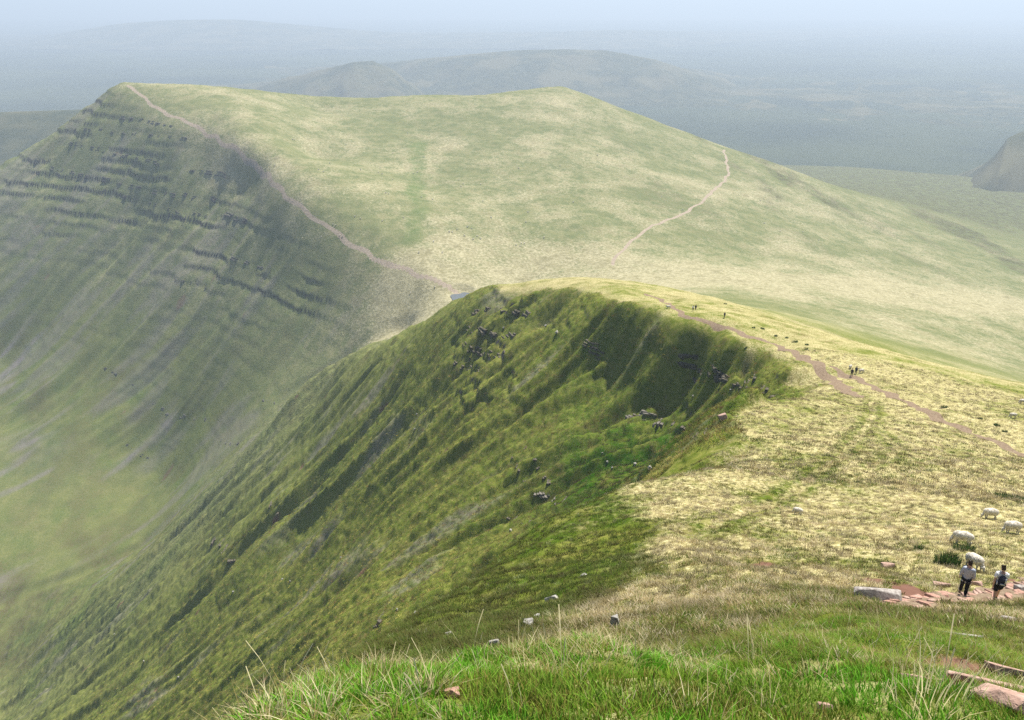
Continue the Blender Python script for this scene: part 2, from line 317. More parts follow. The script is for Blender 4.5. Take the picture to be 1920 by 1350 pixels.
# ---------------------------------------------------------------- material helpers
class NT_:
    def __init__(s, name):
        s.m = bpy.data.materials.new(name); s.m.use_nodes = True; s.t = s.m.node_tree; s.n = s.t.nodes; s.l = s.t.links
        s.b = s.n['Principled BSDF']; s.o = s.n['Material Output']
    def new(s, k, **kw):
        n = s.n.new(k)
        for a, v in kw.items(): setattr(n, a, v)
        return n
    def put(s, sock, v):
        if isinstance(v, bpy.types.NodeSocket): s.l.new(v, sock)
        elif hasattr(sock, 'default_value'):
            sock.default_value = (*v, 1) if isinstance(v, tuple) and len(v) == 3 and len(sock.default_value) == 4 else v
    def noise(s, scale, detail=4, rough=.6, vec=None, dist=0):
        n = s.new('ShaderNodeTexNoise'); n.inputs['Scale'].default_value = scale; n.inputs['Detail'].default_value = detail
        n.inputs['Roughness'].default_value = rough; n.inputs['Distortion'].default_value = dist
        s.l.new(vec if vec else s.coord(), n.inputs['Vector']); return n.outputs['Fac']
    def coord(s):
        if not hasattr(s, 'c'): s.c = s.new('ShaderNodeTexCoord').outputs['Object']
        return s.c
    def mapping(s, scale, rot=(0,0,0)):
        n = s.new('ShaderNodeMapping'); n.inputs['Scale'].default_value = scale; n.inputs['Rotation'].default_value = rot
        s.l.new(s.coord(), n.inputs['Vector']); return n.outputs['Vector']
    def ramp(s, fac, lo, hi, a=0., b=1.):
        n = s.new('ShaderNodeMapRange'); n.interpolation_type = 'SMOOTHSTEP'
        for k, v in ((1,lo),(2,hi),(3,a),(4,b)): n.inputs[k].default_value = v
        s.l.new(fac, n.inputs[0]); return n.outputs[0]
    def math(s, op, a, b=None):
        n = s.new('ShaderNodeMath', operation=op); s.put(n.inputs[0], a)
        if b is not None: s.put(n.inputs[1], b)
        return n.outputs[0]
    def mix(s, fac, a, b, mode='MIX'):
        n = s.new('ShaderNodeMix', data_type='RGBA', blend_type=mode); s.put(n.inputs[0], fac); s.put(n.inputs[6], a); s.put(n.inputs[7], b); return n.outputs[2]
    def attr(s, name, kind='GEOMETRY'):
        n = s.new('ShaderNodeAttribute', attribute_name=name, attribute_type=kind); return n
    def rough(s, r=.9, spec=.15):
        s.b.inputs['Roughness'].default_value = r; s.b.inputs['Specular IOR Level'].default_value = spec
    def bump(s, h, strength, dist):
        n = s.new('ShaderNodeBump'); n.inputs['Strength'].default_value = strength; n.inputs['Distance'].default_value = dist
        s.l.new(h, n.inputs['Height']); s.l.new(n.outputs[0], s.b.inputs['Normal'])
def hill_branch(k, A, B, fine, soil, rocks, pal, lush_shade_c, heath_c):
    sa = k.new('ShaderNodeSeparateColor'); k.l.new(A.outputs['Color'], sa.inputs[0])
    sb = k.new('ShaderNodeSeparateColor'); k.l.new(B.outputs['Color'], sb.inputs[0])
    straw, path, rock = sa.outputs; scree = A.outputs['Alpha']; lush, heath, red = sb.outputs
    n0 = k.noise(fine, 6, .7); n1 = k.noise(fine*.23, 5, .65); n2 = k.noise(fine*.05, 4, .6); n3 = k.noise(fine*2.6, 3, .7)
    g = k.mix(k.ramp(n1, .32, .68), pal[0], pal[1])
    g = k.mix(k.ramp(n3, .35, .75, 0, .8), g, pal[2])
    g = k.mix(k.math('MULTIPLY', lush, k.ramp(n2, .3, .6)), g, lush_shade_c)
    g = k.mix(k.math('MULTIPLY', heath, k.ramp(n1, .35, .6)), g, heath_c)
    s1 = k.mix(k.ramp(n0, .35, .68), pal[3], pal[4])
    s1 = k.mix(k.ramp(n1, .45, .72, 0, .7), s1, pal[5])
    f = k.math('ADD', straw, k.math('MULTIPLY', k.math('SUBTRACT', n0, .5), 1.3))
    f = k.math('ADD', f, k.math('MULTIPLY', k.math('SUBTRACT', n1, .5), 1.2))
    f = k.math('ADD', f, k.math('MULTIPLY', k.math('SUBTRACT', n2, .5), .5))
    c = k.mix(k.ramp(f, .05, .85), g, s1)
    sc_ = k.mix(n0, (.17,.15,.14), (.27,.24,.22))
    c = k.mix(k.math('MULTIPLY', scree, k.ramp(n1, .3, .6, .3, 1)), c, sc_)
    c = k.mix(k.ramp(k.math('ADD', red, k.math('MULTIPLY', k.math('SUBTRACT', n0, .5), .7)), .3, .8), c, k.mix(n1, (.13,.065,.045), (.23,.13,.095)))
    rk = k.mix(k.ramp(n3, .3, .7), *rocks)
    c = k.mix(k.ramp(k.math('ADD', rock, k.math('MULTIPLY', k.math('SUBTRACT', n0, .5), .8)), .35, .65), c, rk)
    pc = k.mix(k.ramp(n0, .3, .7), *soil)
    c = k.mix(k.ramp(k.math('ADD', path, k.math('MULTIPLY', k.math('SUBTRACT', n0, .5), .6)), .35, .6), c, pc)
    return c, k.math('ADD', n0, k.math('MULTIPLY', n3, .5))
def hill_material():
    k = NT_('hill_turf'); A = k.attr('cover'); B = k.attr('cover2'); f = B.outputs['Alpha']
    cn, hn = hill_branch(k, A, B, 3.2, ((.15,.105,.068), (.28,.215,.15)), ((.045,.040,.036), (.15,.13,.11)), ((.115,.150,.020), (.245,.245,.055), (.055,.076,.009), (.23,.20,.070), (.62,.55,.30), (.18,.16,.050)), (.030,.085,.002), (.11,.085,.030))  # near lush green kept dark to carry the bay's shade too
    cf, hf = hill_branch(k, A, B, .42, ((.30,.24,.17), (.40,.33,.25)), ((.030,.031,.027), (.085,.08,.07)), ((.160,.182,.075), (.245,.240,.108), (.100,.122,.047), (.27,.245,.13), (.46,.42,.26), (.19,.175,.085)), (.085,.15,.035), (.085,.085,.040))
    k.put(k.b.inputs['Base Color'], k.mix(f, cf, cn)); k.rough(1.0, 0)
    b1 = k.new('ShaderNodeBump'); b1.inputs['Distance'].default_value = .75; k.l.new(hf, b1.inputs['Height']); k.l.new(k.ramp(f, 0, 1, .9, 0), b1.inputs['Strength'])
    b2 = k.new('ShaderNodeBump'); b2.inputs['Distance'].default_value = .10; k.l.new(hn, b2.inputs['Height']); k.l.new(k.ramp(f, 0, 1, 0, .9), b2.inputs['Strength'])
    k.l.new(b1.outputs[0], b2.inputs['Normal']); k.l.new(b2.outputs[0], k.b.inputs['Normal'])
    return k.m
M_near = M_far = hill_material()

def grid_object(name, mask_fn, mat, label=None):
    """one piece of the ground: the grid cells where mask is true"""
    idx = np.arange(NR*NT).reshape(NR, NT)
    cells = mask_fn
    q = np.stack([idx[:-1,:-1][cells], idx[:-1,1:][cells], idx[1:,1:][cells], idx[1:,:-1][cells]], 1)
    used, inv = np.unique(q, return_inverse=True); q = inv.reshape(-1, 4)
    v = np.stack([X.ravel()[used], Y.ravel()[used], Z.ravel()[used]], 1)
    me = bpy.data.meshes.new(name)
    me.vertices.add(len(v)); me.vertices.foreach_set('co', v.astype(np.float32).ravel())
    me.loops.add(q.size); me.loops.foreach_set('vertex_index', q.ravel().astype(np.int32))
    me.polygons.add(len(q)); me.polygons.foreach_set('loop_start', np.arange(0, q.size, 4, dtype=np.int32))
    me.polygons.foreach_set('use_smooth', np.ones(len(q), bool))
    me.update(calc_edges=True)
    for an, ch in (('cover', (STRAW, PATH, ROCK, SCREE)), ('cover2', (LUSH_SHADE, HEATH, RED, NEARF))):
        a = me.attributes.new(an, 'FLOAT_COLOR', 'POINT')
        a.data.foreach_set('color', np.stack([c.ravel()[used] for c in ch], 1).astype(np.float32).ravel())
    gx, gy = GXF.ravel()[used], GYF.ravel()[used]
    nn = np.stack([-gx, -gy, np.ones_like(gx)], 1); nn /= np.linalg.norm(nn, axis=1)[:,None]
    me.normals_split_custom_set_from_vertices(nn.astype(np.float32))
    me.materials.append(mat)
    o = bpy.data.objects.new(name, me); COL.objects.link(o); o['kind'] = 'structure'
    return o
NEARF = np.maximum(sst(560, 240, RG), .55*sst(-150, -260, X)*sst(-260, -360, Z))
GXF, GYF = grads(Z)
fc = (FAR[:-1,:-1] + FAR[1:,1:]) * .5 > .5
near_hill = grid_object('near_ridge', ~fc, M_near)
far_hill = grid_object('far_mountain', fc, M_far)
print('ground', time.time() - T0, NR*NT)
# ---------------------------------------------------------------- hills beyond, valley floor, haze
def plain_hill_material():
    k = NT_('distant_moor_shaded'); n1 = k.noise(.02, 5, .6); n2 = k.noise(.004, 4, .55)
    c = k.mix(k.ramp(n1, .35, .65), (.040,.052,.026), (.075,.080,.038))
    c = k.mix(k.ramp(n2, .45, .62), c, (.11,.105,.055)); k.put(k.b.inputs['Base Color'], c); k.rough(.95, .05); return k.m
M_dist = plain_hill_material()  # moor colours darkened like the valley's, cloud shadow included
kv = NT_('valley_cloud_shade'); kv.put(kv.b.inputs['Base Color'], kv.mix(kv.ramp(kv.noise(.0012, 5, .6), .35, .65), (.030,.044,.026), (.060,.075,.036))); kv.rough(.95, .05); M_vale = kv.m  # dark colour stands in for cloud shadow over the valley
def distant_hill(skyline, front, back, floor, seed, cols=120, rowsn=46, name='distant_hill'):
    pts = [P(*s) for s in skyline]
    L = np.array(pts); cum = np.concatenate([[0], np.cumsum(np.linalg.norm(np.diff(L, axis=0), axis=1))])
    s = np.linspace(0, cum[-1], cols); S = np.stack([np.interp(s, cum, L[:,k]) for k in range(3)], 1)
    S[:,2] = np.maximum(S[:,2], floor + 12)
    d = -S[:,:2] / np.linalg.norm(S[:,:2], axis=1)[:,None]
    t = np.linspace(-1, 1, rowsn)
    V = []
    for tt in t:
        dist = np.where(tt > 0, tt*front, tt*back); f = abs(tt)
        x = S[:,0] + d[:,0]*dist; y = S[:,1] + d[:,1]*dist
        fall = f*f*(3-2*f)*.55 + f*.45
        z = S[:,2] + (floor - S[:,2])*fall + (22*fbm(x/330, y/330, 4, seed) + 16*(ridged(s/190 + seed, f*1.6, seed+3)-.4)*np.sin(math.pi*min(f*1.05, 1)))*min(1, f*4)
        V.append(np.stack([x, y, z], 1))
    V = np.concatenate(V); F = [(i*cols+j, i*cols+j+1, (i+1)*cols+j+1, (i+1)*cols+j) for i in range(rowsn-1) for j in range(cols-1)]
    me = bpy.data.meshes.new(name); me.from_pydata(V.tolist(), [], F); me.materials.append(M_dist)
    for p in me.polygons: p.use_smooth = True
    o = bpy.data.objects.new(name, me); COL.objects.link(o); o['kind'] = 'structure'; return o
distant_hill([(-500,330,1900),(-200,240,1950),(0,209,2000),(150,205,2050),(260,192,2150),(420,200,2200),(560,260,2200)], 700, 600, -470, 71)
distant_hill([(300,230,4290),(420,186,4290),(500,160,4212),(600,131,4134),(665,116,4056),(700,114,4087),(740,133,4056),(780,168,3978),(860,240,3900)], 800, 900, -470, 72)
distant_hill([(500,160,5148),(640,132,5070),(740,117,4992),(820,108,4914),(900,100,4836),(970,94,4836),(1060,92,4836),(1135,94,4804),(1230,112,4758),(1330,150,4602),(1430,200,4446),(1560,260,4290),(1700,330,4056),(1850,380,3900),(2000,430,3770)], 1000, 1500, -470, 73)
distant_hill([(-600,150,10752),(-200,112,10368),(0,82,9984),(120,62,9984),(220,44,9984),(330,37,9984),(450,36,9984),(600,50,10176),(760,64,10368),(1000,62,10368),(1150,56,10176),(1400,62,11520),(1700,70,13440),(2300,80,15360)], 2000, 2000, -460, 74)
distant_hill([(1740,420,1950),(1830,330,1980),(1865,292,2000),(1890,258,2020),(1930,240,2050),(2050,215,2100),(2250,260,2100)], 480, 600, -470, 75)
def big_sheet(name, half, z, mat):
    me = bpy.data.meshes.new(name); n = 24
    xs = np.linspace(-half, half, n); V = [(x, y+4000, z) for y in xs for x in xs]
    me.from_pydata(V, [], [(i*n+j, i*n+j+1, (i+1)*n+j+1, (i+1)*n+j) for i in range(n-1) for j in range(n-1)]); me.materials.append(mat)
    o = bpy.data.objects.new(name, me); COL.objects.link(o); o['kind'] = 'structure'; return o
big_sheet('valley_floor', 15000, -462, M_vale)
hz = bpy.data.materials.new('mist'); hz.use_nodes = True; hn = hz.node_tree.nodes; hn.remove(hn['Principled BSDF'])
pv = hn.new('ShaderNodeVolumePrincipled'); pv.inputs['Color'].default_value = (.73,.86,1,1); pv.inputs['Density'].default_value = 1.8e-4
pv.inputs['Anisotropy'].default_value = .15
hz.node_tree.links.new(pv.outputs[0], hn['Material Output'].inputs['Volume'])
me = bpy.data.meshes.new('haze'); bm = bmesh.new(); bmesh.ops.create_cube(bm, size=1)
bmesh.ops.scale(bm, vec=(40000, 40000, 478), verts=bm.verts); bmesh.ops.translate(bm, vec=(0, 4000, -464+239), verts=bm.verts); bm.to_mesh(me); bm.free()
me.materials.append(hz); haze = bpy.data.objects.new('haze', me); COL.objects.link(haze); haze['kind'] = 'stuff'
# ---------------------------------------------------------------- grass
def tag(o, label=None, cat=None, group=None, kind=None):
    for k, v in (('label', label), ('category', cat), ('group', group), ('kind', kind)):
        if v: o[k] = v
    return o
def blade_material(name):
    k = NT_(name); a = k.attr('tint', 'INSTANCER'); t = k.attr('t')
    c = k.mix(k.math('MULTIPLY', t.outputs['Fac'], .22), a.outputs['Color'], (.46,.38,.15))
    k.put(k.b.inputs['Base Color'], c); k.rough(.7, .08)
    tr = k.new('ShaderNodeBsdfTranslucent'); k.put(tr.inputs['Color'], c)
    mx = k.new('ShaderNodeMixShader'); mx.inputs[0].default_value = .3
    k.l.new(k.b.outputs[0], mx.inputs[1]); k.l.new(tr.outputs[0], mx.inputs[2]); k.l.new(mx.outputs[0], k.o.inputs['Surface'])
    return k.m
M_blade = blade_material('grass_blade')
def tuft_mesh(name, n, spread, h0, h1, width, lean, R, seg=3, head=0):
    V, F, T = [], [], []
    for i in range(n):
        a = R.uniform(0, 2*math.pi); d = spread*math.sqrt(R.random()); bx, by = d*math.cos(a), d*math.sin(a)
        h = R.uniform(h0, h1); la = a + R.uniform(-.9, .9); ln = lean*h*R.uniform(.3, 1.2)
        w = width*R.uniform(.7, 1.3); sa = R.uniform(0, math.pi); sx, sy = math.cos(sa)*w, math.sin(sa)*w
        b0 = len(V)
        for k in range(seg+1):
            f = k/seg; px = bx + math.cos(la)*ln*f*f; py = by + math.sin(la)*ln*f*f; pz = -.03 + (h+.03)*(f - .22*lean*f*f)
            ww = (1-f)**.7 if not head else (.5 if f < .72 else head)
            if k == seg and not head: V.append((px, py, pz)); T.append(f)
            else: V += [(px-sx*ww, py-sy*ww, pz), (px+sx*ww, py+sy*ww, pz)]; T += [f, f]
        for k in range(seg):
            if k == seg-1 and not head: F.append((b0+2*k, b0+2*k+1, b0+2*k+2))
            else: F.append((b0+2*k, b0+2*k+1, b0+2*k+3, b0+2*k+2))
    me = bpy.data.meshes.new(name); me.from_pydata(V, [], F); me.materials.append(M_blade)
    at = me.attributes.new('t', 'FLOAT', 'POINT'); at.data.foreach_set('value', np.array(T, np.float32))
    return me
_R = random.Random(3)
protos = bpy.data.collections.new('grass_tufts')       # sources of the scatter, not in the scene themselves
def proto(k, *a, **kw):
    o = bpy.data.objects.new('tuft_%02d' % k, tuft_mesh('tuft_%02d' % k, *a, _R, **kw)); protos.objects.link(o)
for k in range(3): proto(k, 44, .08, .015, .045, .0030, 1.0)                 # short turf
for k in range(3, 6): proto(k, 26, .06, .03, .068, .0028, 1.2)             # long green
for k in range(6, 9): proto(k, 20, .07, .035, .09, .0019, 1.35)            # bleached
for k in range(9, 11): proto(k, 3, .05, .12, .26, .0013, .5, seg=4, head=1.3)   # seed stalks
for k in range(11, 14): proto(k, 26, .22, .12, .34, .011, 1.1)            # tussock seen from some way off
for k in range(14, 16): proto(k, 22, .30, .10, .22, .018, 1.0)            # low coarse tussock
def scatter_tree():
    g = bpy.data.node_groups.new('scatter', 'GeometryNodeTree')
    g.interface.new_socket('Geometry', in_out='INPUT', socket_type='NodeSocketGeometry'); g.interface.new_socket('Geometry', in_out='OUTPUT', socket_type='NodeSocketGeometry')
    N = g.nodes; i = N.new('NodeGroupInput'); o = N.new('NodeGroupOutput')
    ci = N.new('GeometryNodeCollectionInfo'); ci.inputs['Collection'].default_value = protos
    ci.inputs['Separate Children'].default_value = True; ci.inputs['Reset Children'].default_value = True
    ip = N.new('GeometryNodeInstanceOnPoints'); ip.inputs['Pick Instance'].default_value = True
    def na(name, t):
        n = N.new('GeometryNodeInputNamedAttribute'); n.data_type = t; n.inputs['Name'].default_value = name; return n.outputs['Attribute']
    e2r = N.new('FunctionNodeEulerToRotation')
    g.links.new(na('rot', 'FLOAT_VECTOR'), e2r.inputs[0]); g.links.new(e2r.outputs[0], ip.inputs['Rotation'])
    g.links.new(na('scl', 'FLOAT'), ip.inputs['Scale']); g.links.new(na('which', 'INT'), ip.inputs['Instance Index'])
    g.links.new(i.outputs[0], ip.inputs['Points']); g.links.new(ci.outputs[0], ip.inputs['Instance']); g.links.new(ip.outputs[0], o.inputs[0])
    return g
SCT = scatter_tree()
def scatter(name, x, y, which, scl, tint, label, tilt=.35):
    n = len(x); z = ground(x, y); gx = pick(GX, x, y); gy = pick(GY, x, y); gm = np.hypot(gx, gy) + 1e-6
    me = bpy.data.meshes.new(name); me.vertices.add(n); me.vertices.foreach_set('co', np.stack([x, y, z], 1).astype(np.float32).ravel())
    # lean with the slope: Euler XYZ that tips the tuft downhill, after a random spin
    ang = np.arctan(gm)*tilt; ux, uy = -gx/gm, -gy/gm
    spin = rng.uniform(0, 2*math.pi, n)
    rot = np.empty((n, 3), np.float32)
    ca, sa = np.cos(ang), np.sin(ang); ax, ay = -uy, ux       # axis of the tip
    cs, ss = np.cos(spin), np.sin(spin)
    # R = Rot(axis, ang) * Rz(spin)
    A00 = ca+ax*ax*(1-ca); A01 = ax*ay*(1-ca); A02 = ay*sa; A10 = A01; A11 = ca+ay*ay*(1-ca); A12 = -ax*sa; A20 = -ay*sa; A21 = ax*sa; A22 = ca
    R00 = A00*cs+A01*ss; R10 = A10*cs+A11*ss; R20 = A20*cs+A21*ss; R21 = -A20*ss+A21*cs; R22 = A22
    rot[:,0] = np.arctan2(R21, R22); rot[:,1] = np.arcsin(np.clip(-R20, -1, 1)); rot[:,2] = np.arctan2(R10, R00)
    me.attributes.new('rot', 'FLOAT_VECTOR', 'POINT').data.foreach_set('vector', rot.ravel())
    me.attributes.new('scl', 'FLOAT', 'POINT').data.foreach_set('value', np.asarray(scl, np.float32))
    me.attributes.new('which', 'INT', 'POINT').data.foreach_set('value', np.asarray(which, np.int32))
    me.attributes.new('tint', 'FLOAT_COLOR', 'POINT').data.foreach_set('color', np.concatenate([tint, np.ones((n,1))], 1).astype(np.float32).ravel())
    o = bpy.data.objects.new(name, me); COL.objects.link(o)
    m = o.modifiers.new('scatter', 'NODES'); m.node_group = SCT
    return tag(o, label, 'grass', None, 'stuff')
GREEN = np.array([[.13,.31,.012],[.10,.27,.008],[.18,.33,.018],[.085,.20,.006]]); DRY = np.array([[.52,.45,.25],[.66,.59,.37],[.36,.30,.15],[.26,.21,.075]])
OLIVE = np.array([[.17,.17,.028],[.21,.19,.035],[.14,.15,.022]])
def tints(f_dry, n):
    """f_dry: chance that a tuft is bleached"""
    t = GREEN[rng.integers(0, 4, n)].copy(); r = rng.random(n)
    d = r < f_dry; t[d] = DRY[rng.integers(0, 4, d.sum())]
    m = (~d) & (rng.random(n) < .35); t[m] = OLIVE[rng.integers(0, 3, m.sum())]
    return t * rng.uniform(.8, 1.2, (n, 1)), d
def keep_off(x, y):
    return (pick(PATH, x, y) < .3) & (pick(ROCK, x, y) < .4)
# the turf underfoot
n = 46000
x = rng.uniform(-3.6, 6.5, n); y = rng.uniform(.4, 9.5, n)
ok = (rng.random(n) < np.clip(1.35 - y/9, .2, 1)) & keep_off(x, y) & (pick(RED, x, y) < .55); x, y = x[ok], y[ok]; n = len(x)
dry = np.clip(.03 + .8*fbm(x/.8, y/.8, 3, 81) + .30*sst(-.3, -1.3, x) + .30*sst(2.9, 3.6, y)*sst(5.5, 4, y)*sst(1.6,.6,x), .02, .85)
t, d = tints(dry, n); wh = np.where(d, rng.integers(6, 9, n), np.where(rng.random(n) < .78, rng.integers(0, 3, n), rng.integers(3, 6, n)))
vivid = (~d) & (perlin(x/.8+4, y/.8, 82) > -.12); t[vivid] = t[vivid]*np.array([.80,1.32,.6])
st = rng.random(n) < .012 + .03*(perlin(x/.7, y/.7+9, 83) > .35); wh[st] = rng.integers(9, 11, st.sum()); t[st] = DRY[1]
scatter('foreground_grass', x, y, wh, rng.uniform(.7, 1.25, n), t, 'short green and bleached grass on the turf lip')
# the slope below it and the shoulder
def band(name, r0, r1, n, sizes, kinds, label, face=0, dull=.75):
    r = np.exp(rng.uniform(math.log(r0), math.log(r1), n)); th = rng.uniform(-.8, .8, n)
    x, y = OX + r*np.sin(th), OY + r*np.cos(th)
    wf = pick(w1, x, y)
    ok = keep_off(x, y) & ((wf > .5) if face else (wf < .5)) & (pick(RED, x, y) < .6) & (pick(FAR, x, y) < .5); x, y, r = x[ok], y[ok], r[ok]; n = len(x)
    s = pick(STRAW, x, y); dry = np.clip(s*1.05 + sst(.04,.3,s)*(.45*fbm(x/1.6, y/1.6, 2, 84) + .55*fbm(x/9, y/9, 2, 87)), .03, .93) if not face else np.clip(.22 + .6*fbm(x/9, y/9, 2, 86), .02, .7)
    t, d = tints(dry, n); wh = rng.integers(kinds[0], kinds[1], n)
    if dull > 1: d2 = d & (rng.random(n) < .45); t[d2] = GREEN[rng.integers(0, 4, d2.sum())]; d = d & ~d2; dull_v = np.array([1.0, .88, 1.0])
    else: dull_v = np.array([dull*.9, dull*.62, dull*.9]) if face else np.array([dull*.92, dull*.76, dull*1.2])
    if face: t[d] = OLIVE[rng.integers(0, 3, d.sum())]*1.5; bb = pick(bay_green_shade, x, y)[:,None]; t = t*np.array([2.5,2.4,3.4])*(1-.85*np.clip(1.4*bb, 0, 1))  # bay's shade darkened into its tufts; rest of the face lightened
    t[~d] = t[~d]*dull_v                # hill grass is duller than the turf underfoot
    t = t*(.58 + .70*sst(-.35, .4, fbm(x/2.2, y/2.2, 2, 85)))[:,None]
    if not face: t = t*(1 - np.array([.50,.36,.55])*pick(flank, x, y)[:,None])  # tufts darker on the flank, setting it off from the face behind
    if not face: br = (~d) & (s > .25) & (rng.random(n) < sst(80, 150, r)); t[br] = np.array([.23,.185,.085])*rng.uniform(.75, 1.3, (br.sum(), 1))
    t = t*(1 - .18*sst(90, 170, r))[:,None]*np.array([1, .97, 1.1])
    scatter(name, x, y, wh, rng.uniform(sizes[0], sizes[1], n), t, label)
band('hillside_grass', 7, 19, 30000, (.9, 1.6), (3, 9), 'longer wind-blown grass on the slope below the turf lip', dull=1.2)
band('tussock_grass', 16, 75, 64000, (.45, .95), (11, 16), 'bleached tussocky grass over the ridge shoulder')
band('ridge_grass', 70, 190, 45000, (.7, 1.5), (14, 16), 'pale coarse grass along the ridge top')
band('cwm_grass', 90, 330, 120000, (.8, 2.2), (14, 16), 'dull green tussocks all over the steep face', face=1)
print('grass', time.time() - T0)
# ---------------------------------------------------------------- simple materials
def plain(name, col, r=.8, spec=.2, var=.25, scale=8.0, bump=0, col2=None, trans=0):
    k = NT_(name); n = k.noise(scale, 4, .6)
    c2 = col2 or tuple(c*(1-var) for c in col)
    k.put(k.b.inputs['Base Color'], k.mix(k.ramp(n, .3, .7), c2, col)); k.rough(r, spec)
    if bump: k.bump(n, .7, bump)
    if trans:
        tr = k.new('ShaderNodeBsdfTranslucent'); tr.inputs['Color'].default_value = (*col, 1); mx = k.new('ShaderNodeMixShader'); mx.inputs[0].default_value = trans
        k.l.new(k.b.outputs[0], mx.inputs[1]); k.l.new(tr.outputs[0], mx.inputs[2]); k.l.new(mx.outputs[0], k.o.inputs['Surface'])
    return k.m
M_red = plain('red_sandstone', (.46,.29,.22), .85, .15, scale=14, bump=.02, col2=(.28,.15,.11))
M_slab = plain('pink_slab', (.50,.35,.28), .9, .08, scale=16, bump=.03, col2=(.27,.17,.13))
M_grey = plain('lichened_stone', (.42,.39,.35), .9, .1, scale=9, bump=.02, col2=(.20,.17,.15))
M_crag = plain('dark_crag', (.15,.13,.10), .95, .05, scale=1.6, bump=.12, col2=(.030,.034,.020))
M_cragl = plain('grey_crag', (.22,.20,.17), .95, .05, scale=1.8, bump=.12, col2=(.05,.05,.035))
M_crag_far = plain('far_crag', (.12,.115,.10), .95, .05, scale=.3, bump=.3, col2=(.04,.04,.036))
M_pale = plain('pale_boulder', (.48,.46,.41), .9, .1, scale=6, bump=.03, col2=(.20,.19,.17))
M_fleece = plain('fleece', (.74,.70,.60), .95, .05, scale=9, bump=.04, col2=(.40,.35,.27))
M_skin = plain('skin', (.56,.34,.25), .6, .3, .15); M_hair = plain('dark_hair', (.035,.020,.013), .6, .3, .4, 40)
M_sweat = plain('grey_jersey', (.42,.46,.54), .9, .1, .2, 20); M_white = plain('white_cotton', (.78,.79,.80), .9, .1, .1, 12)
M_black = plain('black_cloth', (.012,.012,.016), .8, .2, .4, 15); M_shoe = plain('dark_shoe', (.03,.03,.035), .6, .3, .4, 30)
M_navy = plain('navy_bag', (.018,.022,.045), .7, .3, .4, 20); M_bagl = plain('pale_bag_panel', (.50,.53,.58), .8, .2, .2, 20)
M_dark2 = plain('dark_jacket', (.03,.025,.035), .8, .2, .4, 12); M_teal = plain('slate_jacket', (.05,.065,.085), .8, .2, .3, 12)

# ---------------------------------------------------------------- stones
def hull(name, size, R, mat, pts=16, flat=.25, boxy=.6):
    """an angular stone: the hull of scattered points in a box"""
    bm = bmesh.new()
    for i in range(pts):
        v = [R.uniform(-1, 1) for _ in range(3)]; k = R.randrange(3)
        if R.random() < boxy: v[k] = math.copysign(1 - R.random()*.08, v[k]); v[(k+1)%3] = math.copysign(R.uniform(.72, 1), v[(k+1)%3])
        bm.verts.new([c*s*.5 for c, s in zip(v, size)])
    r = bmesh.ops.convex_hull(bm, input=bm.verts)
    bmesh.ops.delete(bm, geom=[g for g in r['geom_interior'] if isinstance(g, bmesh.types.BMVert)], context='VERTS')
    if max(size) > .2: bmesh.ops.bevel(bm, geom=bm.edges[:], offset=min(size)*.05, segments=1, affect='EDGES')
    bmesh.ops.recalc_face_normals(bm, faces=bm.faces)
    me = bpy.data.meshes.new(name); bm.to_mesh(me); bm.free(); me.materials.append(mat); return me
def put(name, me, loc, rot=(0,0,0), parent=None, scale=None):
    o = bpy.data.objects.new(name, me); COL.objects.link(o); o.location = loc; o.rotation_euler = rot
    if parent: o.parent = parent
    if scale: o.scale = scale
    return o
def slope_rot(x, y, heading=0, f=1.0):
    """rotation that lays a thing along the ground, then turns it"""
    gx, gy = float(pick(GX, x, y))*f, float(pick(GY, x, y))*f
    nrm = Vector((-gx, -gy, 1)).normalized()
    return (nrm.to_track_quat('Z', 'Y').to_matrix().to_3x3() @ Matrix.Rotation(heading, 3, 'Z')).to_euler() if (gx or gy) else Euler((0,0,heading))
def lay(nrm, heading):
    q = Vector((0,0,1)).rotation_difference(nrm); return (q.to_matrix() @ Matrix.Rotation(heading, 3, 'Z')).to_euler()
def gnormal(x, y, f=1.0):
    return Vector((-float(pick(GX, x, y))*f, -float(pick(GY, x, y))*f, 1)).normalized()
def slab(name, size, R, mat, jit=.16):
    bm = bmesh.new(); bmesh.ops.create_cube(bm, size=1)
    for v in bm.verts: v.co = Vector([c*s*(1-R.random()*jit*2) + R.uniform(-.04,.04)*s for c, s in zip(v.co, size)])
    bmesh.ops.bevel(bm, geom=bm.edges[:], offset=min(size)*.07, segments=1, affect='EDGES')
    me = bpy.data.meshes.new(name); bm.to_mesh(me); bm.free(); me.materials.append(mat); return me
SR = random.Random(11)
def stone(u, v, size, mat, label, ymin=0, heading=0, sink=.35, name='stone', cat='stone', group=None, lift=None, pts=16, f=1.0):
    p = seat(u, v, ymin); me = hull(name, size, SR, mat, 34, boxy=.75) if mat in (M_slab, M_grey) else hull(name, size, SR, mat, pts)
    n = gnormal(p.x, p.y, f); o = put(name, me, p + n*(size[2]*(.5-sink)), lay(n, heading))
    return tag(o, label, cat, group)
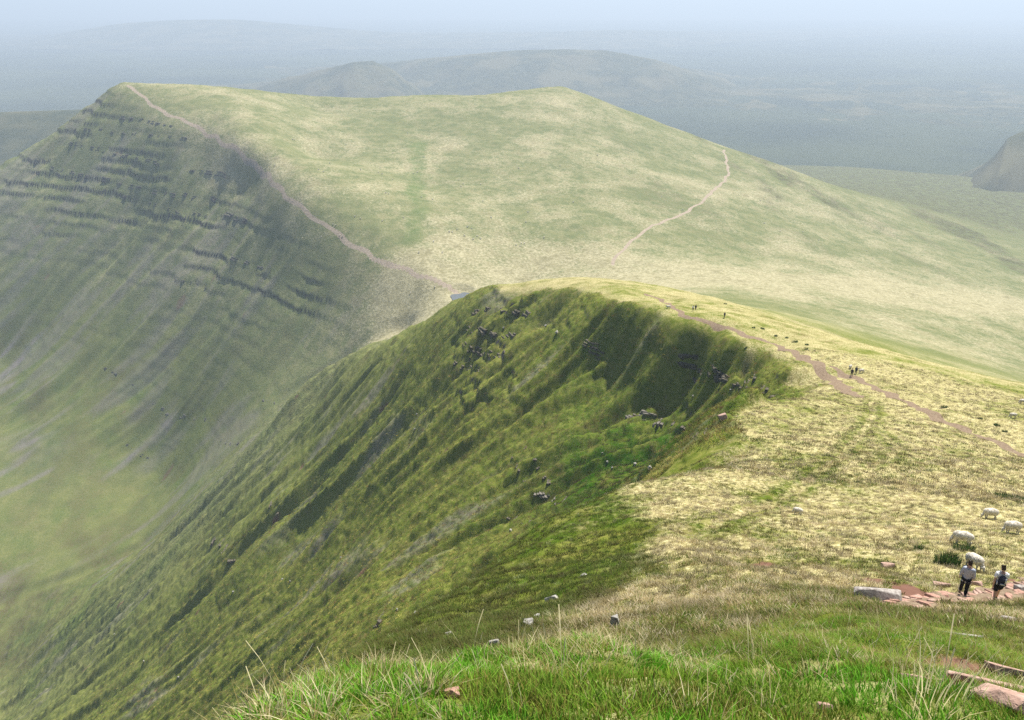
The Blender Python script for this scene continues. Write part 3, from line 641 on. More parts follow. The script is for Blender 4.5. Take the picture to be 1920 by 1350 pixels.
# slabs and stones underfoot
stone(1722,1281,(.17,.14,.06), M_slab, 'small pink sandstone slab tilted in a bare hollow behind pale grass stalks', heading=.3)
stone(1850,1297,(.34,.15,.08), M_slab, 'long pink sandstone slab set beside the green turf lip', heading=-.45, sink=.25)
stone(1893,1262,(.36,.24,.07), M_slab, 'broad rough pink slab beyond the long one, half hidden by stalks', heading=-.25, sink=.3)
stone(1905,1326,(.24,.22,.07), M_slab, 'smooth pink slab cut off by the edge of the bright turf', heading=.2, sink=.3)
stone(1686,1246,(.10,.06,.05), M_slab, 'small pale stone wedged in a dark earthy hollow', heading=.5, sink=.2)
stone(1545,1335,(.045,.035,.03), M_slab, 'tiny pink pebble lying in short bright green grass', sink=.1)
stone(850,1309,(.05,.035,.035), M_red, 'small knobbly brown stone in turf beside bleached grass', sink=.1)
stone(1645,1126,(1.55,.50,.62), M_grey, 'large grey lichened boulder slab at the end of the pitched stone path', 12, heading=-.5, sink=.3, name='boulder', cat='boulder')
stone(1664,1063,(.62,.40,.30), M_slab, 'pinkish stone alone in pale grass above the pitched path', 12, heading=.2)
stone(1766,1098,(.70,.36,.26), M_slab, 'flat stone on the upper edge of the pitched path beside the walkers', 12, heading=-.3)
stone(1829,1097,(.60,.34,.26), M_slab, 'flat buff stone on the path edge between the two walkers', 12, heading=-.4)
stone(1913,1106,(.55,.35,.35), M_grey, 'dark angular stone in grass to the right of the bare-legged walker', 12, heading=.4)
stone(1885,1165,(.55,.30,.22), M_grey, 'grey stone half sunk in grass below the pitched path', 8, heading=.3)
stone(1805,1196,(.55,.13,.12), M_grey, 'low grey stone edge lying along a grassy hummock', 6, heading=-.5, sink=.4)
stone(1153,1182,(.26,.18,.62), M_pale, 'upright white stone standing out of the olive slope', 11, heading=.3, sink=.25, name='boulder', cat='boulder', f=.2)
stone(1357,786,(1.1,.9,.9), M_slab, 'buff boulder perched on the corner of the escarpment edge', 60, sink=.2, name='boulder', cat='boulder')
for u, v, s in ((745,1144,.8),(780,1150,1.0),(958,996,1.2),(1095,1081,.5),(1030,1128,.5),(1041,1125,.5),(989,1172,.5),(1007,1160,.4),(927,1212,.4),(842,1194,.4)):
    stone(u, v, (s*.75, s*.5, s*.6), M_pale, 'pale grey boulder lodged in the olive flank of the shoulder', 12, heading=SR.uniform(0,3), name='boulder', cat='boulder', group='boulders on the shoulder flank', sink=.3)
for u, v, s in ((778,806,1.3),(782,779,1.0),(1024,615,1.2),(1045,626,1.5),(1139,867,.9),(1192,872,1.1),(1219,880,.9),(1148,881,.6),(1300,745,.7),(1370,735,.6),(1130,850,.6),(945,620,1.0),(640,1046,.9),(530,1087,1.2),(545,1092,.9),(438,1110,1.0),(270,1240,1.1),(335,1270,1.0),(215,1190,1.1),(620,1290,.8)):
    stone(u, v, (s*.8, s*.6, s*.65), M_pale, 'small white boulder on the steep green face of the cwm', 80, heading=SR.uniform(0,3), name='boulder', cat='boulder', group='boulders on the cwm face', sink=.25)

# pitched stone path: slabs set on edge across the way
sp = bpy.data.objects.new('stone_path', None); COL.objects.link(sp); sp.location = stone_path[len(stone_path)//2]; sp['kind'] = 'structure'
edge_stones = [hull('path_stone', (SR.uniform(.35, .95), SR.uniform(.18, .38), .30), SR, M_slab if k % 2 else M_red, 22, boxy=.6) for k in range(14)]
L = stone_path; acc = 0
for a, b in zip(L[:-1], L[1:]):
    d = Vector((b.x-a.x, b.y-a.y)); ln = d.length; hd = math.atan2(d.y, d.x); m = max(1, int(ln/.36))
    for k in range(m):
        for side in (-.55, .35):
            t = (k+SR.random()*.5)/m; x = a.x+d.x*t - math.sin(hd)*(side+SR.uniform(-.15,.15)); y = a.y+d.y*t + math.cos(hd)*(side+SR.uniform(-.15,.15))
            o = put('stone', SR.choice(edge_stones), Vector((x, y, float(ground(x, y)) - .10 + SR.uniform(-.05,.04))), lay(gnormal(x, y, .8), hd + math.pi/2 - .6 + SR.uniform(-.4,.4)), None)
            o.parent = sp; o.matrix_parent_inverse = Matrix.Translation(-sp.location)

# ---------------------------------------------------------------- crags on the faces
def crag(line, label, n, size, mat, ymin, rows=1, group=None, tall=1.0):
    pts = trace(line, ymin, 10); c = pts[len(pts)//2]
    e = bpy.data.objects.new('rock_outcrop', None); COL.objects.link(e); e.location = c; tag(e, label, 'crag', group)
    kinds = [slab('block', (size*SR.uniform(.45,.85), size*SR.uniform(1.2,3.4), size*tall*SR.uniform(.4,.9)), SR, mat) for _ in range(8)]
    n = max(5, int(n*.62))
    for k in range(n):
        f = (k + SR.uniform(0,1))/n*(len(pts)-1); i = min(int(f), len(pts)-2); p = pts[i].lerp(pts[i+1], f-i)
        tn = pts[i+1] - pts[i]
        for r in range(rows + 1):
            g = gnormal(p.x, p.y); down = Vector((g.x, g.y, 0)).normalized()
            q = Vector((p.x, p.y, 0)) + down*((r-.5)*size*.5 + SR.uniform(-.15,.15)*size)
            q.z = float(ground(q.x, q.y)) - size*tall*.36 + size*SR.uniform(-.10,.12)
            put('rock', SR.choice(kinds), q - c, (SR.uniform(-.07,.07), SR.uniform(-.07,.07), math.atan2(down.y, down.x) + SR.uniform(-.18,.18)), e)
    return e
crag([(1272,670),(1310,688),(1350,705),(1400,718),(1440,732),(1470,744)], 'long dark sandstone ledge under the rim below the ridge path', 30, 1.5, M_crag, 100, 1, tall=1.5)
crag([(1180,785),(1200,778),(1225,782),(1240,795)], 'grey blocky crag of upright slabs on the green face', 13, 1.5, M_cragl, 100, 2, tall=1.6)
crag([(1252,792),(1290,800),(1320,818),(1335,832)], 'dark ledge running into the shadowed head of the gully', 12, 1.1, M_crag, 90, 1, tall=1.3)
crag([(1008,922),(1030,930),(1050,940),(1066,950)], 'broken grey crag under a sharp grassy spur crest', 12, 1.1, M_cragl, 80, 2, tall=1.3)
crag([(950,972),(970,978),(998,985)], 'small dark rocks above a patch of bare red soil', 8, .9, M_crag, 80, 1)
crag([(880,588),(910,578),(950,582),(990,590)], 'uppermost rock band curving round the head of the nose', 16, 1.9, M_crag, 200, 1)
crag([(872,615),(900,620),(940,632),(985,622)], 'second rock band down on the rounded nose', 16, 1.9, M_crag, 200, 1)
crag([(868,645),(890,655),(920,660),(945,665)], 'lowest rock band on the rounded nose above red soil', 14, 2.0, M_crag, 200, 1)
crag([(845,680),(875,690),(905,698)], 'thin ledge beside a brown scar on the spur', 8, 1.3, M_crag, 200, 1)
crag([(980,828),(1000,860),(1020,895),(1036,925)], 'line of dark rocks stepping down beside the spur crest', 12, .9, M_crag, 120, 1)
crag([(955,850),(975,885),(990,905)], 'shorter line of dark rocks parallel to the stepped line', 8, .8, M_crag, 120, 1)
crag([(1100,640),(1118,655),(1130,670)], 'dark scrubby rocks high on the face beneath the ridge top', 7, 1.3, M_crag, 150, 2)
crag([(400,1010),(425,1030),(440,1052)], 'dark broken rocks at the toe of the middle spur', 8, 2.2, M_crag, 200, 2)
crag([(505,945),(520,960),(535,978)], 'slanting dark ledge on the middle spur', 6, 1.7, M_crag, 200, 1)
crag([(700,1180),(720,1150),(745,1135)], 'dark rocks on the shaded rib behind the shoulder', 8, .9, M_crag, 70, 1)
far_l = [([(355,322),(390,324),(430,330)], 'pale grey buttress on the upper right of the shaded far face', 12, 7, 1),
 ([(215,222),(270,226),(330,238)], 'topmost dark cliff band beneath the far summit', 16, 7, 1),
 ([(150,240),(220,250),(300,256),(360,262)], 'second cliff band down on the far pyramid', 20, 5.5, 1),
 ([(120,268),(200,285),(270,300),(310,312)], 'third cliff band down across the middle of the far pyramid', 22, 6.5, 1),
 ([(60,305),(140,325),(220,345),(300,362),(420,375)], 'long lower cliff band crossing the whole far face', 30, 7, 1),
 ([(220,370),(290,385),(350,402),(400,405)], 'broken cliff band below the long one on the far face', 18, 6, 1),
 ([(420,400),(450,410),(470,425)], 'dark rocks in the shaded hollow right of the far gully', 8, 7, 1),
 ([(430,485),(470,495),(515,512)], 'dark ledge near the right edge of the shaded far face', 12, 5, 1),
 ([(320,525),(360,530),(400,545)], 'thin dark ledge above red earth on the far slope', 10, 4, 1),
 ([(185,685),(230,710),(260,730)], 'upper end of a slanting dark outcrop low on the far slope', 8, 4, 1),
 ([(285,752),(320,780),(355,782),(390,788)], 'curved dark outcrop low on the far slope', 14, 4.5, 1),
 ([(235,832),(255,850),(280,862)], 'short dark curved scar of rock near the valley bottom', 9, 4, 1),
 ([(485,752),(510,755),(535,760)], 'rocks either side of the beck high in the cwm', 8, 4, 1),
 ([(415,825),(435,835),(450,828)], 'dark rocks beside the beck lower in the cwm', 7, 4, 1)]
for ln, lb, n, s, r in far_l: crag(ln, lb, n, s*.55, M_crag_far, 450, r, tall=.8)

# ---------------------------------------------------------------- rushes
def blades_object(name, loc, n, spread, h0, h1, width, lean, cols, label, cat, group=None, seed=1):
    R = random.Random(seed); k = plain('rush_%d' % seed, cols[0], .8, .05, scale=20, col2=cols[1], trans=.45)
    V, F = [], []
    for i in range(n):
        a = R.uniform(0, 2*math.pi); d = spread*math.sqrt(R.random()); bx, by = d*math.cos(a)*1.3, d*math.sin(a)
        h = R.uniform(h0, h1)*(1-.3*d/spread); ln = lean*h*R.uniform(.2,1); w = width*R.uniform(.7,1.3); sa = R.uniform(0, math.pi)
        z0 = float(ground(loc.x+bx, loc.y+by)) - loc.z - .03; b0 = len(V)
        for q in range(3):
            f = q/3; ww = 1-f*.6; c = (bx+math.cos(a)*ln*f*f, by+math.sin(a)*ln*f*f, z0 + h*f)
            V += [(c[0]-math.cos(sa)*w*ww, c[1]-math.sin(sa)*w*ww, c[2]), (c[0]+math.cos(sa)*w*ww, c[1]+math.sin(sa)*w*ww, c[2])]
        V.append((bx+math.cos(a)*ln, by+math.sin(a)*ln, z0+h))
        F += [(b0,b0+1,b0+3,b0+2),(b0+2,b0+3,b0+5,b0+4),(b0+4,b0+5,b0+6)]
    me = bpy.data.meshes.new(name); me.from_pydata(V, [], F); me.materials.append(k)
    o = put(name, me, loc); return tag(o, label, cat, group)
RC = ((.045,.085,.018), (.016,.036,.008))
blades_object('rush_clump', seat(1775,1056,12), 420, .48, .5, .95, .014, .35, RC, 'biggest dark green rush clump beside the green hollow', 'rushes', seed=21)
blades_object('rush_clump', seat(1806,1031,12), 260, .46, .35, .65, .014, .4, RC, 'low dark rush clump in front of the grazing sheep above the walkers', 'rushes', seed=22)
blades_object('rush_clump', seat(1722,1030,12), 90, .20, .3, .6, .013, .35, RC, 'little dark rush tuft alone in pale grass left of the big clump', 'rushes', seed=23)
blades_object('rush_clump', seat(1895,935,20), 420, 1.0, .3, .6, .02, .4, RC, 'spread of dark rushes on the bank above the sheep', 'rushes', seed=24)
for i, (u, v, s) in enumerate(((1770,765,.8),(1869,798,.7),(1838,786,.5),(1884,810,.6),(1430,617,.9),(1413,616,.7),(1455,630,.7),(1475,634,.7),(1490,642,1.2),(1513,648,.8),(1512,655,.7),(1360,570,.8),(1398,655,.6))):
    blades_object('rush_clump', seat(u, v, 60), 120, .5*s, .3*s, .8*s, .03, .4, RC, 'small dark rush clump dotted along the ridge path', 'rushes', 'rushes along the ridge path', seed=30+i)
# stalks of dead grass in front
for i, (u, v, n, hh, lb) in enumerate(((1735,1318,34,.42,'fan of tall bleached stalks in front of the small pink slab'),(1795,1300,30,.36,'tangle of bleached stalks beside the long pink slab'),(1880,1290,18,.30,'sparse bleached stalks leaning across the broad slab'),
        (700,1275,26,.16,'bleached tuft on the crest of the left turf hump'),(1075,1255,24,.15,'bleached tuft on the middle turf hump'),(905,1262,5,.26,'few tall thin stalks standing above the turf lip'),(1105,1225,6,.20,'bent seed stalks on the top of the middle hump'),(280,1420,5,.34,'pale stalks poking up over the valley at the left edge'))):
    blades_object('grass_stalks', seat(u, v), n, .10 if n > 10 else .03, hh*.5, hh, .0019, .55, ((.80,.70,.42),(.60,.50,.26)), lb, 'grass', seed=60+i)

# ---------------------------------------------------------------- pool on the col
kw = NT_('pool_water'); kw.b.inputs['Base Color'].default_value = (.10,.115,.12,1); kw.b.inputs['Roughness'].default_value = .35; kw.bump(kw.noise(3, 2), .1, .02)
R_ = random.Random(5); bm = bmesh.new(); ring = []
for i in range(40):
    a = 2*math.pi*i/40; r = 1 + .22*math.sin(2*a+1) + .12*math.sin(5*a)
    ring.append(bm.verts.new((pool_c.x + 8.5*r*math.cos(a), pool_c.y + 11*r*math.sin(a), pool_z)))
bm.faces.new(ring); me = bpy.data.meshes.new('pool'); bm.to_mesh(me); bm.free(); me.materials.append(kw.m)
tag(put('pool', me, (0,0,0)), kind='structure')

# ---------------------------------------------------------------- bodies grown from a skeleton
def grow(name, nodes, edges, root, mat, sub=1):
    """nodes: {key: ((x,y,z), rx, ry)}; one continuous skin over the edges"""
    keys = list(nodes); me = bpy.data.meshes.new(name + '_cage')
    me.from_pydata([nodes[k][0] for k in keys], [(keys.index(a), keys.index(b)) for a, b in edges], [])
    o = bpy.data.objects.new(name + '_cage', me); COL.objects.link(o)
    o.modifiers.new('s', 'SKIN')
    if not me.skin_vertices:
        bpy.context.view_layer.objects.active = o
        with bpy.context.temp_override(object=o, active_object=o): bpy.ops.mesh.customdata_skin_add()
    for i, k in enumerate(keys):
        sv = me.skin_vertices[0].data[i]; sv.radius = (nodes[k][1], nodes[k][2]); sv.use_root = (k == root); sv.use_loose = False
    m = o.modifiers.new('d', 'SUBSURF'); m.levels = sub; m.render_levels = sub
    dg = bpy.context.evaluated_depsgraph_get(); out = bpy.data.meshes.new_from_object(o.evaluated_get(dg))
    bpy.data.objects.remove(o); bpy.data.meshes.remove(me)
    out.name = name; out.materials.clear(); out.materials.append(mat)
    for p in out.polygons: p.use_smooth = True
    return out
def V3(a, b, t): return tuple(x+(y-x)*t for x, y in zip(a, b))
def person(loc, heading, label, top, legs, hair=M_hair, sleeves=True, shorts=False, stride=.25, look=0, nod=.25, pack=None, height=1.76, arms=(.15,-.2), group=None, stripe=False, hem=False, simple=False):
    e = bpy.data.objects.new('person', None); COL.objects.link(e); e.location = loc; e.rotation_euler = (0,0,heading); e.scale = (height/1.76,)*3
    tag(e, label, 'person', group)
    J = {}
    def j(k, p, rx, ry=None): J[k] = (p, rx, ry or rx)
    j('pelvis', (0,0,.96), .145, .11); j('waist', (0,.01,1.10), .135, .095); j('chest', (0,.0,1.30), .165, .115); j('collar', (0,-.01,1.44), .10, .08)
    hx, hy = math.sin(look)*.05, .03 + .07*nod
    j('neck', (0,.0,1.50), .052); j('head0', (hx*.5,hy*.7,1.575), .078, .085); j('head1', (hx,hy,1.66), .084, .095); j('head2', (hx,hy-.015,1.725), .058, .066)
    fx, fy = math.sin(look), math.cos(look)
    j('nose', (hx+fx*.105, hy+fy*.105, 1.62), .014); 
    for s, n in ((-1,'l'),(1,'r')): j('ear'+n, (hx+s*fy*.092, hy-s*fx*.092, 1.63), .018)
    E = [('pelvis','waist'),('waist','chest'),('chest','collar'),('collar','neck'),('neck','head0'),('head0','head1'),('head1','head2'),('head1','nose'),('head1','earl'),('head1','earr')]
    for s, n, sw, ar in ((-1,'l',stride,arms[0]),(1,'r',-stride,arms[1])):
        j('sh'+n, (s*.175,-.01,1.42), .062); j('el'+n, (s*.235, ar*.35-.03, 1.14), .046); j('wr'+n, (s*.25, ar*.9+.03, .91), .032); j('pa'+n, (s*.25, ar*1.05+.045, .84), .036, .02)
        j('hip'+n, (s*.085,0,.90), .10, .105); kz = .50; j('kn'+n, (s*.095, sw*.55+.03, kz), .062); j('an'+n, (s*.10, sw-.05 if sw < 0 else sw, .09 + (.06 if sw < 0 else 0)), .042); j('to'+n, (s*.105, (sw-.05 if sw < 0 else sw)+.15, .035 + (.015 if sw < 0 else 0)), .034)
        E += [('collar','sh'+n),('sh'+n,'el'+n),('el'+n,'wr'+n),('wr'+n,'pa'+n),('pelvis','hip'+n),('hip'+n,'kn'+n),('kn'+n,'an'+n),('an'+n,'to'+n)]
        pa = J['pa'+n][0]
        for q in range(4):                                           # four fingers and a thumb
            fp = (pa[0] + s*.004, pa[1] - .027 + .018*q, pa[2] - .05); fe = (fp[0]-s*.012, fp[1]+.006, fp[2] - (.040,.048,.045,.034)[q])
            j('f%s%d' % (n,q), fp, .0085); j('g%s%d' % (n,q), fe, .0075); E += [('pa'+n,'f%s%d' % (n,q)),('f%s%d' % (n,q),'g%s%d' % (n,q))]
        j('th'+n, (pa[0]-s*.012, pa[1]+.045, pa[2]-.01), .010); j('ti'+n, (pa[0]-s*.02, pa[1]+.055, pa[2]-.045), .0085); E += [('pa'+n,'th'+n),('th'+n,'ti'+n)]
    put('body', grow('body', J, E, 'pelvis', M_skin), (0,0,0), (0,0,0), e)
    # clothes follow the same joints, a little wider
    def wear(name, keys, edges, root, mat, pad, over=None):
        N = {k: (J[k][0], J[k][1]+pad, J[k][2]+pad) for k in keys}
        if over: N.update(over)
        return put(name, grow(name, N, edges, root, mat), (0,0,0), (0,0,0), e)
    k = ['pelvis','waist','chest','collar','shl','shr']; ed = [('pelvis','waist'),('waist','chest'),('chest','collar'),('collar','shl'),('collar','shr')]; ov = {'neck_': ((0,-.005,1.475), .07, .075)}; ed = ed + [('collar','neck_')]
    for n in 'lr':
        if sleeves: k += ['el'+n,'wr'+n]; ed += [('sh'+n,'el'+n),('el'+n,'wr'+n)]
        else: ov['sl'+n] = (V3(J['sh'+n][0], J['el'+n][0], .8), .085, .085); ed += [('sh'+n,'sl'+n)]
    ov['hem'] = ((0,0,.88), .165, .13); ed += [('pelvis','hem')]
    wear('sweater' if sleeves else 't_shirt', k, ed, 'chest', top, .026, ov)
    k = ['pelvis','hipl','hipr']; ed = [('pelvis','hipl'),('pelvis','hipr')]; ov = {}
    for n in 'lr':
        if shorts: ov['lo'+n] = (V3(J['hip'+n][0], J['kn'+n][0], .92), .10, .105); ed += [('hip'+n,'lo'+n)]
        else: k += ['kn'+n]; ov['an_'+n] = (V3(J['kn'+n][0], J['an'+n][0], .93), .062, .066); ed += [('hip'+n,'kn'+n),('kn'+n,'an_'+n)]
    wear('shorts' if shorts else 'trousers', k, ed, 'pelvis', legs, .022, ov)
    for n in 'lr':
        a, t = J['an'+n][0], J['to'+n][0]
        put('shoe', grow('shoe', {'h': ((a[0],a[1]-.05,a[2]-.045), .045, .04), 'a': ((a[0],a[1],a[2]-.02), .052, .05), 't': ((t[0],t[1]+.03,t[2]+.005), .044, .038)}, [('h','a'),('a','t')], 'a', M_shoe), (0,0,0), (0,0,0), e)
        if stripe:
            s = -1 if n == 'l' else 1; V, F = [], []
            path = [V3(J['hip'+n][0], J['kn'+n][0], f) for f in (.1,.4,.7,1)] + [V3(J['kn'+n][0], J['an'+n][0], f) for f in (.35,.7,.93)]
            rad = [.125,.115,.10,.088,.080,.074,.068]
            for p, r in zip(path, rad): V += [(p[0]+s*(r+.004), p[1]-.022, p[2]), (p[0]+s*(r+.012), p[1], p[2]), (p[0]+s*(r+.004), p[1]+.022, p[2])]
            for q in range(len(path)-1): F += [(3*q,3*q+1,3*q+4,3*q+3),(3*q+1,3*q+2,3*q+5,3*q+4)]
            me = bpy.data.meshes.new('side_stripe'); me.from_pydata(V, [], F); me.materials.append(M_white); put('side_stripe', me, (0,0,0), (0,0,0), e)
    put('hair', grow('hair', {'b': ((hx-fx*.045, hy-fy*.045, 1.60), .075, .065), 'm': ((hx-fx*.03, hy-fy*.03, 1.685), .092, .092), 't': ((hx, hy-.005, 1.735), .070, .074), 'u': ((hx, hy-.01, 1.768), .030, .032), 'f': ((hx+fx*.055, hy+fy*.055, 1.725), .045, .04)}, [('b','m'),('m','t'),('t','f'),('t','u')], 'm', hair, 2), (0,0,0), (0,0,0), e)
    if hem:
        bm = bmesh.new(); bmesh.ops.create_cone(bm, segments=24, radius1=.185, radius2=.178, depth=.06); 
        bmesh.ops.scale(bm, vec=(1,.80,1), verts=bm.verts); bmesh.ops.translate(bm, vec=(0,0,.835), verts=bm.verts)
        me = bpy.data.meshes.new('shirt_hem'); bm.to_mesh(me); bm.free(); me.materials.append(M_white); put('shirt_hem', me, (0,0,0), (0,0,0), e)
    if not simple:
        for s in (-1, 1):
            bm = bmesh.new(); bmesh.ops.create_icosphere(bm, subdivisions=2, radius=.012); me = bpy.data.meshes.new('eye'); bm.to_mesh(me); bm.free(); me.materials.append(M_black)
            put('eye', me, (hx+fx*.083+s*fy*.032, hy+fy*.083-s*fx*.032, 1.645), (0,0,0), e)
    return e
def backpack(host, label):
    e = bpy.data.objects.new('backpack', None); COL.objects.link(e); e.location = host.location; e.rotation_euler = host.rotation_euler; e.scale = host.scale; tag(e, label, 'backpack')
    def rb(name, size, loc, mat, bev, rot=0):
        bm = bmesh.new(); bmesh.ops.create_cube(bm, size=1); bmesh.ops.scale(bm, vec=size, verts=bm.verts)
        bmesh.ops.bevel(bm, geom=bm.edges[:], offset=bev, segments=3, affect='EDGES'); me = bpy.data.meshes.new(name); bm.to_mesh(me); bm.free()
        for p in me.polygons: p.use_smooth = True
        me.materials.append(mat); return put(name, me, loc, (rot,0,0), e)
    rb('bag', (.30,.17,.44), (0,-.215,1.20), M_navy, .06, -.06); rb('front_pocket', (.24,.07,.17), (0,-.315,1.09), M_navy, .03, -.06)
    rb('pale_panel', (.18,.02,.06), (0,-.353,1.12), M_bagl, .008, -.06); rb('pale_panel', (.06,.02,.24), (.10,-.303,1.27), M_bagl, .008, -.06); rb('side_pocket', (.04,.10,.16), (-.165,-.22,1.08), M_bagl, .015)
    rb('grab_loop', (.09,.02,.05), (0,-.20,1.44), M_navy, .008)
    for s in (-1, 1):
        pts = [(s*.09,-.13,1.42),(s*.10,-.02,1.50),(s*.11,.10,1.44),(s*.12,.155,1.30),(s*.14,.12,1.12),(s*.15,-.12,1.05)]
        V, F = [], []
        for p in pts: V += [(p[0]-.024,p[1]-.01,p[2]),(p[0]+.024,p[1]-.01,p[2]),(p[0]+.024,p[1]+.008,p[2]+.006),(p[0]-.024,p[1]+.008,p[2]+.006)]
        for q in range(len(pts)-1):
            for m in range(4): F.append((4*q+m, 4*q+(m+1)%4, 4*q+4+(m+1)%4, 4*q+4+m))
        me = bpy.data.meshes.new('strap'); me.from_pydata(V, [], F); me.materials.append(M_bagl); put('strap', me, (0,0,0), (0,0,0), e)
    return e
def feet(u, v, ymin): return seat(u, v, ymin)
pA = person(feet(1803,1117,12), -.55, 'walker in grey jersey and black striped trousers looking down on the pitched path', M_sweat, M_black, stripe=True, hem=True, look=-.5, nod=.9, stride=.14, arms=(.1,.12))
pB = person(feet(1864,1127,12), -.35, 'walker in white t-shirt, black shorts and bare legs on the pitched path', M_white, M_black, sleeves=False, shorts=True, look=-.3, nod=.5, stride=-.22, arms=(-.2,.22))
backpack(pB, 'navy and pale grey backpack on the bare-legged walker')
person(feet(1596,706,60), -.3, 'walker in all dark clothes nearer the path edge with a companion', M_dark2, M_black, simple=True, height=1.8)
person(feet(1604,702,60), -.6, 'walker in slate jacket just ahead of the dark-clothed one', M_teal, M_black, simple=True, stride=-.2)
person(feet(1299,584,120), 2.8, 'walker in white top and dark shorts coming along the far end of the ridge path', M_white, M_black, sleeves=False, shorts=True, simple=True)
person(feet(1304,582,120), 2.9, 'darkly dressed walker beside the white-topped one', M_dark2, M_black, simple=True, stride=-.2)
person(feet(1358,596,120), 2.6, 'lone dark walker off the path near the far end of the ridge', M_teal, M_black, simple=True, height=1.65)

# ---------------------------------------------------------------- sheep
def blend_mesh(name, J, E, h, k, mat):
    """one closed skin round tapered limbs that melt into each other"""
    P0 = np.array([j[0] for j in J.values()]); lo = P0.min(0) - .32; hi = P0.max(0) + .32; lo[2] = -.06
    ax = [np.arange(a, b, h) for a, b in zip(lo, hi)]; G = np.stack(np.meshgrid(*ax, indexing='ij'), -1); F = None
    for a, b in E:
        pa, pb = np.array(J[a][0]), np.array(J[b][0]); ra, rb = (J[a][1]+J[a][2])/2, (J[b][1]+J[b][2])/2
        e = pb-pa; t = np.clip(((G-pa)@e)/(e@e), 0, 1); d = np.linalg.norm(G-pa-t[...,None]*e, axis=-1) - (ra+(rb-ra)*t)
        if F is None: F = d
        else:
            hh = np.clip(.5+.5*(F-d)/k, 0, 1); F = F*(1-hh)+d*hh - k*hh*(1-hh)
    S = F < 0; n = [s-1 for s in S.shape]; acc = np.zeros((*n, 3)); cnt = np.zeros(n)
    for axis in range(3):
        for o1 in (0,1):
            for o2 in (0,1):
                off = [0,0,0]; oth = [q for q in range(3) if q != axis]; off[oth[0]] = o1; off[oth[1]] = o2
                sl0 = tuple(slice(off[q], off[q]+n[q]) for q in range(3)); off2 = list(off); off2[axis] += 1; sl1 = tuple(slice(off2[q], off2[q]+n[q]) for q in range(3))
                f0, f1 = F[sl0], F[sl1]; m = S[sl0] != S[sl1]; t = np.where(m, f0/np.where(m, f0-f1, 1), 0)
                for q in range(3): acc[..., q] += np.where(m, off[q] + (t if q == axis else 0), 0)
                cnt += m
    act = cnt > 0; idx = -np.ones(n, int); idx[act] = np.arange(act.sum())
    V = lo + (np.stack(np.nonzero(act), 1) + acc[act]/cnt[act][:,None])*h; Q = []
    for axis in range(3):
        u, v = [(1,2),(2,0),(0,1)][axis]
        sl = [slice(1, n[q]) for q in range(3)]; sl[axis] = slice(0, n[axis]); b = list(sl); b[axis] = slice(1, n[axis]+1)
        s0, s1 = S[tuple(sl)], S[tuple(b)]
        def sh(du, dv):
            t = list(sl); t[u] = slice(1-du, n[u]-du); t[v] = slice(1-dv, n[v]-dv); return idx[tuple(t)]
        q = np.stack([sh(1,1), sh(0,1), sh(0,0), sh(1,0)], -1); m = s0 & ~s1; Q.append(q[m]); m = ~s0 & s1; Q.append(q[m][:,::-1])
    Q = np.concatenate(Q); Q = Q[(Q >= 0).all(1)]
    me = bpy.data.meshes.new(name); me.from_pydata(V.tolist(), [], Q.tolist()); me.materials.append(mat)
    for p in me.polygons: p.use_smooth = True
    me.update(); return me
def sheep_mesh(grazing=True, sub=2):
    J = {}; E = []
    def j(k, p, rx, ry=None): J[k] = (p, rx, ry or rx)
    j('rump', (-.40,0,.60), .19, .21); j('loin', (-.20,0,.63), .25, .26); j('belly', (.02,0,.60), .265, .28); j('chest', (.24,0,.61), .225, .25); j('neck0', (.40,0,.64), .12, .14)
    E += [('rump','loin'),('loin','belly'),('belly','chest'),('chest','neck0')]
    if grazing: j('neck1', (.50,0,.47), .072, .085); j('poll', (.56,0,.32), .078, .080); j('face', (.63,0,.20), .05, .055); j('muz', (.67,0,.11), .038, .042)
    else: j('neck1', (.53,0,.82), .095, .10); j('poll', (.60,0,.95), .085, .085); j('face', (.70,0,.91), .055, .06); j('muz', (.78,0,.87), .042, .045)
    E += [('neck0','neck1'),('neck1','poll'),('poll','face'),('face','muz')]
    pz = J['poll'][0]
    for s, n in ((-1,'l'),(1,'r')):
        j('ear'+n, (pz[0]-.02, s*.13, pz[2]+.03), .022, .03); E.append(('poll','ear'+n))
        j('sh'+n, (.27,s*.12,.46), .085, .09); j('kf'+n, (.26,s*.12,.26), .042); j('ff'+n, (.27+.03*s,s*.12,.11), .032); j('hf'+n, (.29+.03*s,s*.12,.025), .036, .03)
        j('th'+n, (-.38,s*.12,.46), .105, .12); j('st'+n, (-.34,s*.125,.32), .06); j('ho'+n, (-.45+.03*s,s*.12,.22), .038); j('fh'+n, (-.42+.03*s,s*.12,.09), .030); j('hh'+n, (-.40+.03*s,s*.12,.025), .036, .03)
        E += [('chest','sh'+n),('sh'+n,'kf'+n),('kf'+n,'ff'+n),('ff'+n,'hf'+n),('rump','th'+n),('th'+n,'st'+n),('st'+n,'ho'+n),('ho'+n,'fh'+n),('fh'+n,'hh'+n)]
    j('tail0', (-.57,0,.58), .04); j('tail1', (-.60,0,.46), .028); E += [('rump','tail0'),('tail0','tail1')]
    me = blend_mesh('fleece', J, E, .022 if sub > 1 else .045, .05, M_fleece)
    n = len(me.vertices); co = np.empty(n*3); me.vertices.foreach_get('co', co); co = co.reshape(-1,3)
    wool = sst(.36,.48,co[:,2])*sst(.56,.46,co[:,0])
    d = (.035*fbm(co[:,0]*14+co[:,2]*5, co[:,1]*14+co[:,2]*9, 3, 90) + .006)*wool
    nr = np.empty(n*3); me.vertices.foreach_get('normal', nr); co += nr.reshape(-1,3)*d[:,None]; me.vertices.foreach_set('co', co.ravel()); me.update(); return me
SH_g, SH_u, SH_s = sheep_mesh(True), sheep_mesh(False), sheep_mesh(True, 1)
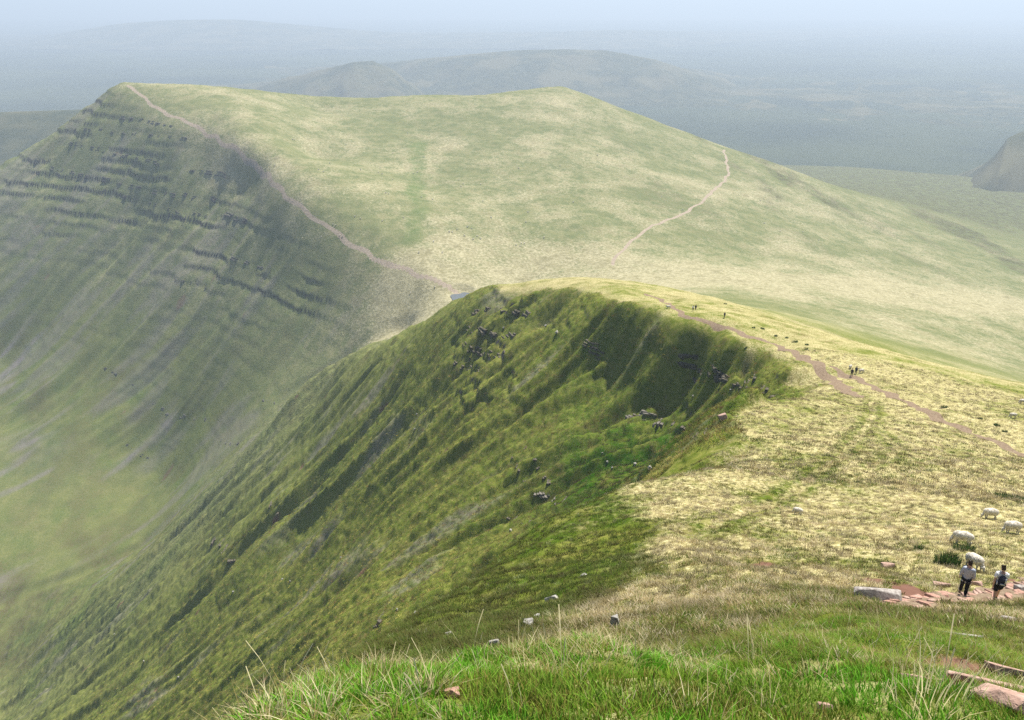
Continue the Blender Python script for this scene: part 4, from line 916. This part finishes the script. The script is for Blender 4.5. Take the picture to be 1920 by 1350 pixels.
def sheep(u, v, ymin, heading, me, label, size=1.0, group=None):
    p = seat(u, v, ymin); n = gnormal(p.x, p.y, .55)
    hd = Vector((math.cos(heading), math.sin(heading), 0))
    o = put('sheep', me, p - Vector((0,0,.02)), lay(n, heading), None, (size,)*3)
    return tag(o, label, 'sheep', group)
PI = math.pi
sheep(1855,973,20, PI*.98, SH_g, 'white sheep grazing on the pale slope under the dark rush bank', .95)
sheep(1896,1000,20, PI*1.0, SH_g, 'white sheep grazing with a clear gap of grass below the rush-bank sheep', .97)
sheep(1803,1022,15, PI*.80, SH_g, 'white sheep half hidden behind the low rush clump', .95)
sheep(1827,1068,15, -PI*.42, SH_g, 'white sheep facing out of the green hollow behind the grey-jerseyed walker', .9)
sheep(1495,965,20, PI*.75, SH_g, 'lone white sheep on the open shoulder beside the trodden track', .62)
sheep(1594,692,60, PI*.3, SH_g, 'sheep on the bank just above the dark-clothed walkers', 1.0)
sheep(1615,700,60, 0.2, SH_g, 'sheep to the right of the walker in slate jacket', 1.0)
sheep(1898,784,60, PI, SH_g, 'pale sheep on the rough ground beyond the bare earth path', 1.0)
sheep(1916,757,60, PI, SH_g, 'sheep by the bright green strip at the edge of the ridge', 1.0)
sheep(1253,579,120, PI, SH_u, 'sheep on the near verge at the far end of the ridge path', 1.1)
dots = [(333,235),(160,370),(173,373),(490,402),(390,517),(320,558),(350,570),(580,558),(700,545),(690,577),(712,582),(735,700),(752,705),(778,615),(905,580),(930,575),(955,727),(1025,742),(1185,622),(1213,645),(1200,660),(1322,648),(1335,752),(970,478),(780,455),(845,855),(715,873),(545,848),(580,860),(412,902),(425,905),(222,980),(340,972),(455,970),(472,968),(1127,942),(1175,932),(1240,915),(1265,920),(1145,941),(1275,988),(1300,970),(1320,988),(1220,970),(1030,1000),(1085,1068),(940,1073),(1540,1025),(1565,1030),(1590,1015),(1385,855),(1600,880),(1555,550),(1040,1285),(890,1325),(870,330),(52,537)]
dots = [(500+a/3.292, 150+b/3.292) for a, b in dots] + [(960+a/2, b/2) for a, b in ((1090,872),(1150,903),(1330,945),(1352,972),(930,755),(1005,870),(945,840),(560,740),(35,915),(120,895),(180,625),(320,585),(60,800),(230,760),(640,790))]
pp = [(p.x, p.y) for p in peak_path]
for u, v in dots:
    p = seat(u, v, 560)
    if min(math.hypot(p.x-a, p.y-b) for a, b in pp) < 45: lb, gr = 'tiny white sheep close beside the pale path up the far mountain', 'sheep beside the far path'
    elif p.x > 120: lb, gr = 'tiny white sheep on the open moor around the lesser far path', 'sheep on the far moor'
    elif p.y > 960: lb, gr = 'tiny white sheep high on the far mountain towards its skyline', 'sheep high on the far mountain'
    else: lb, gr = 'tiny white sheep on the lower slope of the far mountain', 'sheep low on the far mountain'
    sheep(u, v, 560, SR.uniform(0, 2*PI), SH_s, lb, SR.uniform(1.2, 1.6), gr)
print('objects', time.time() - T0)
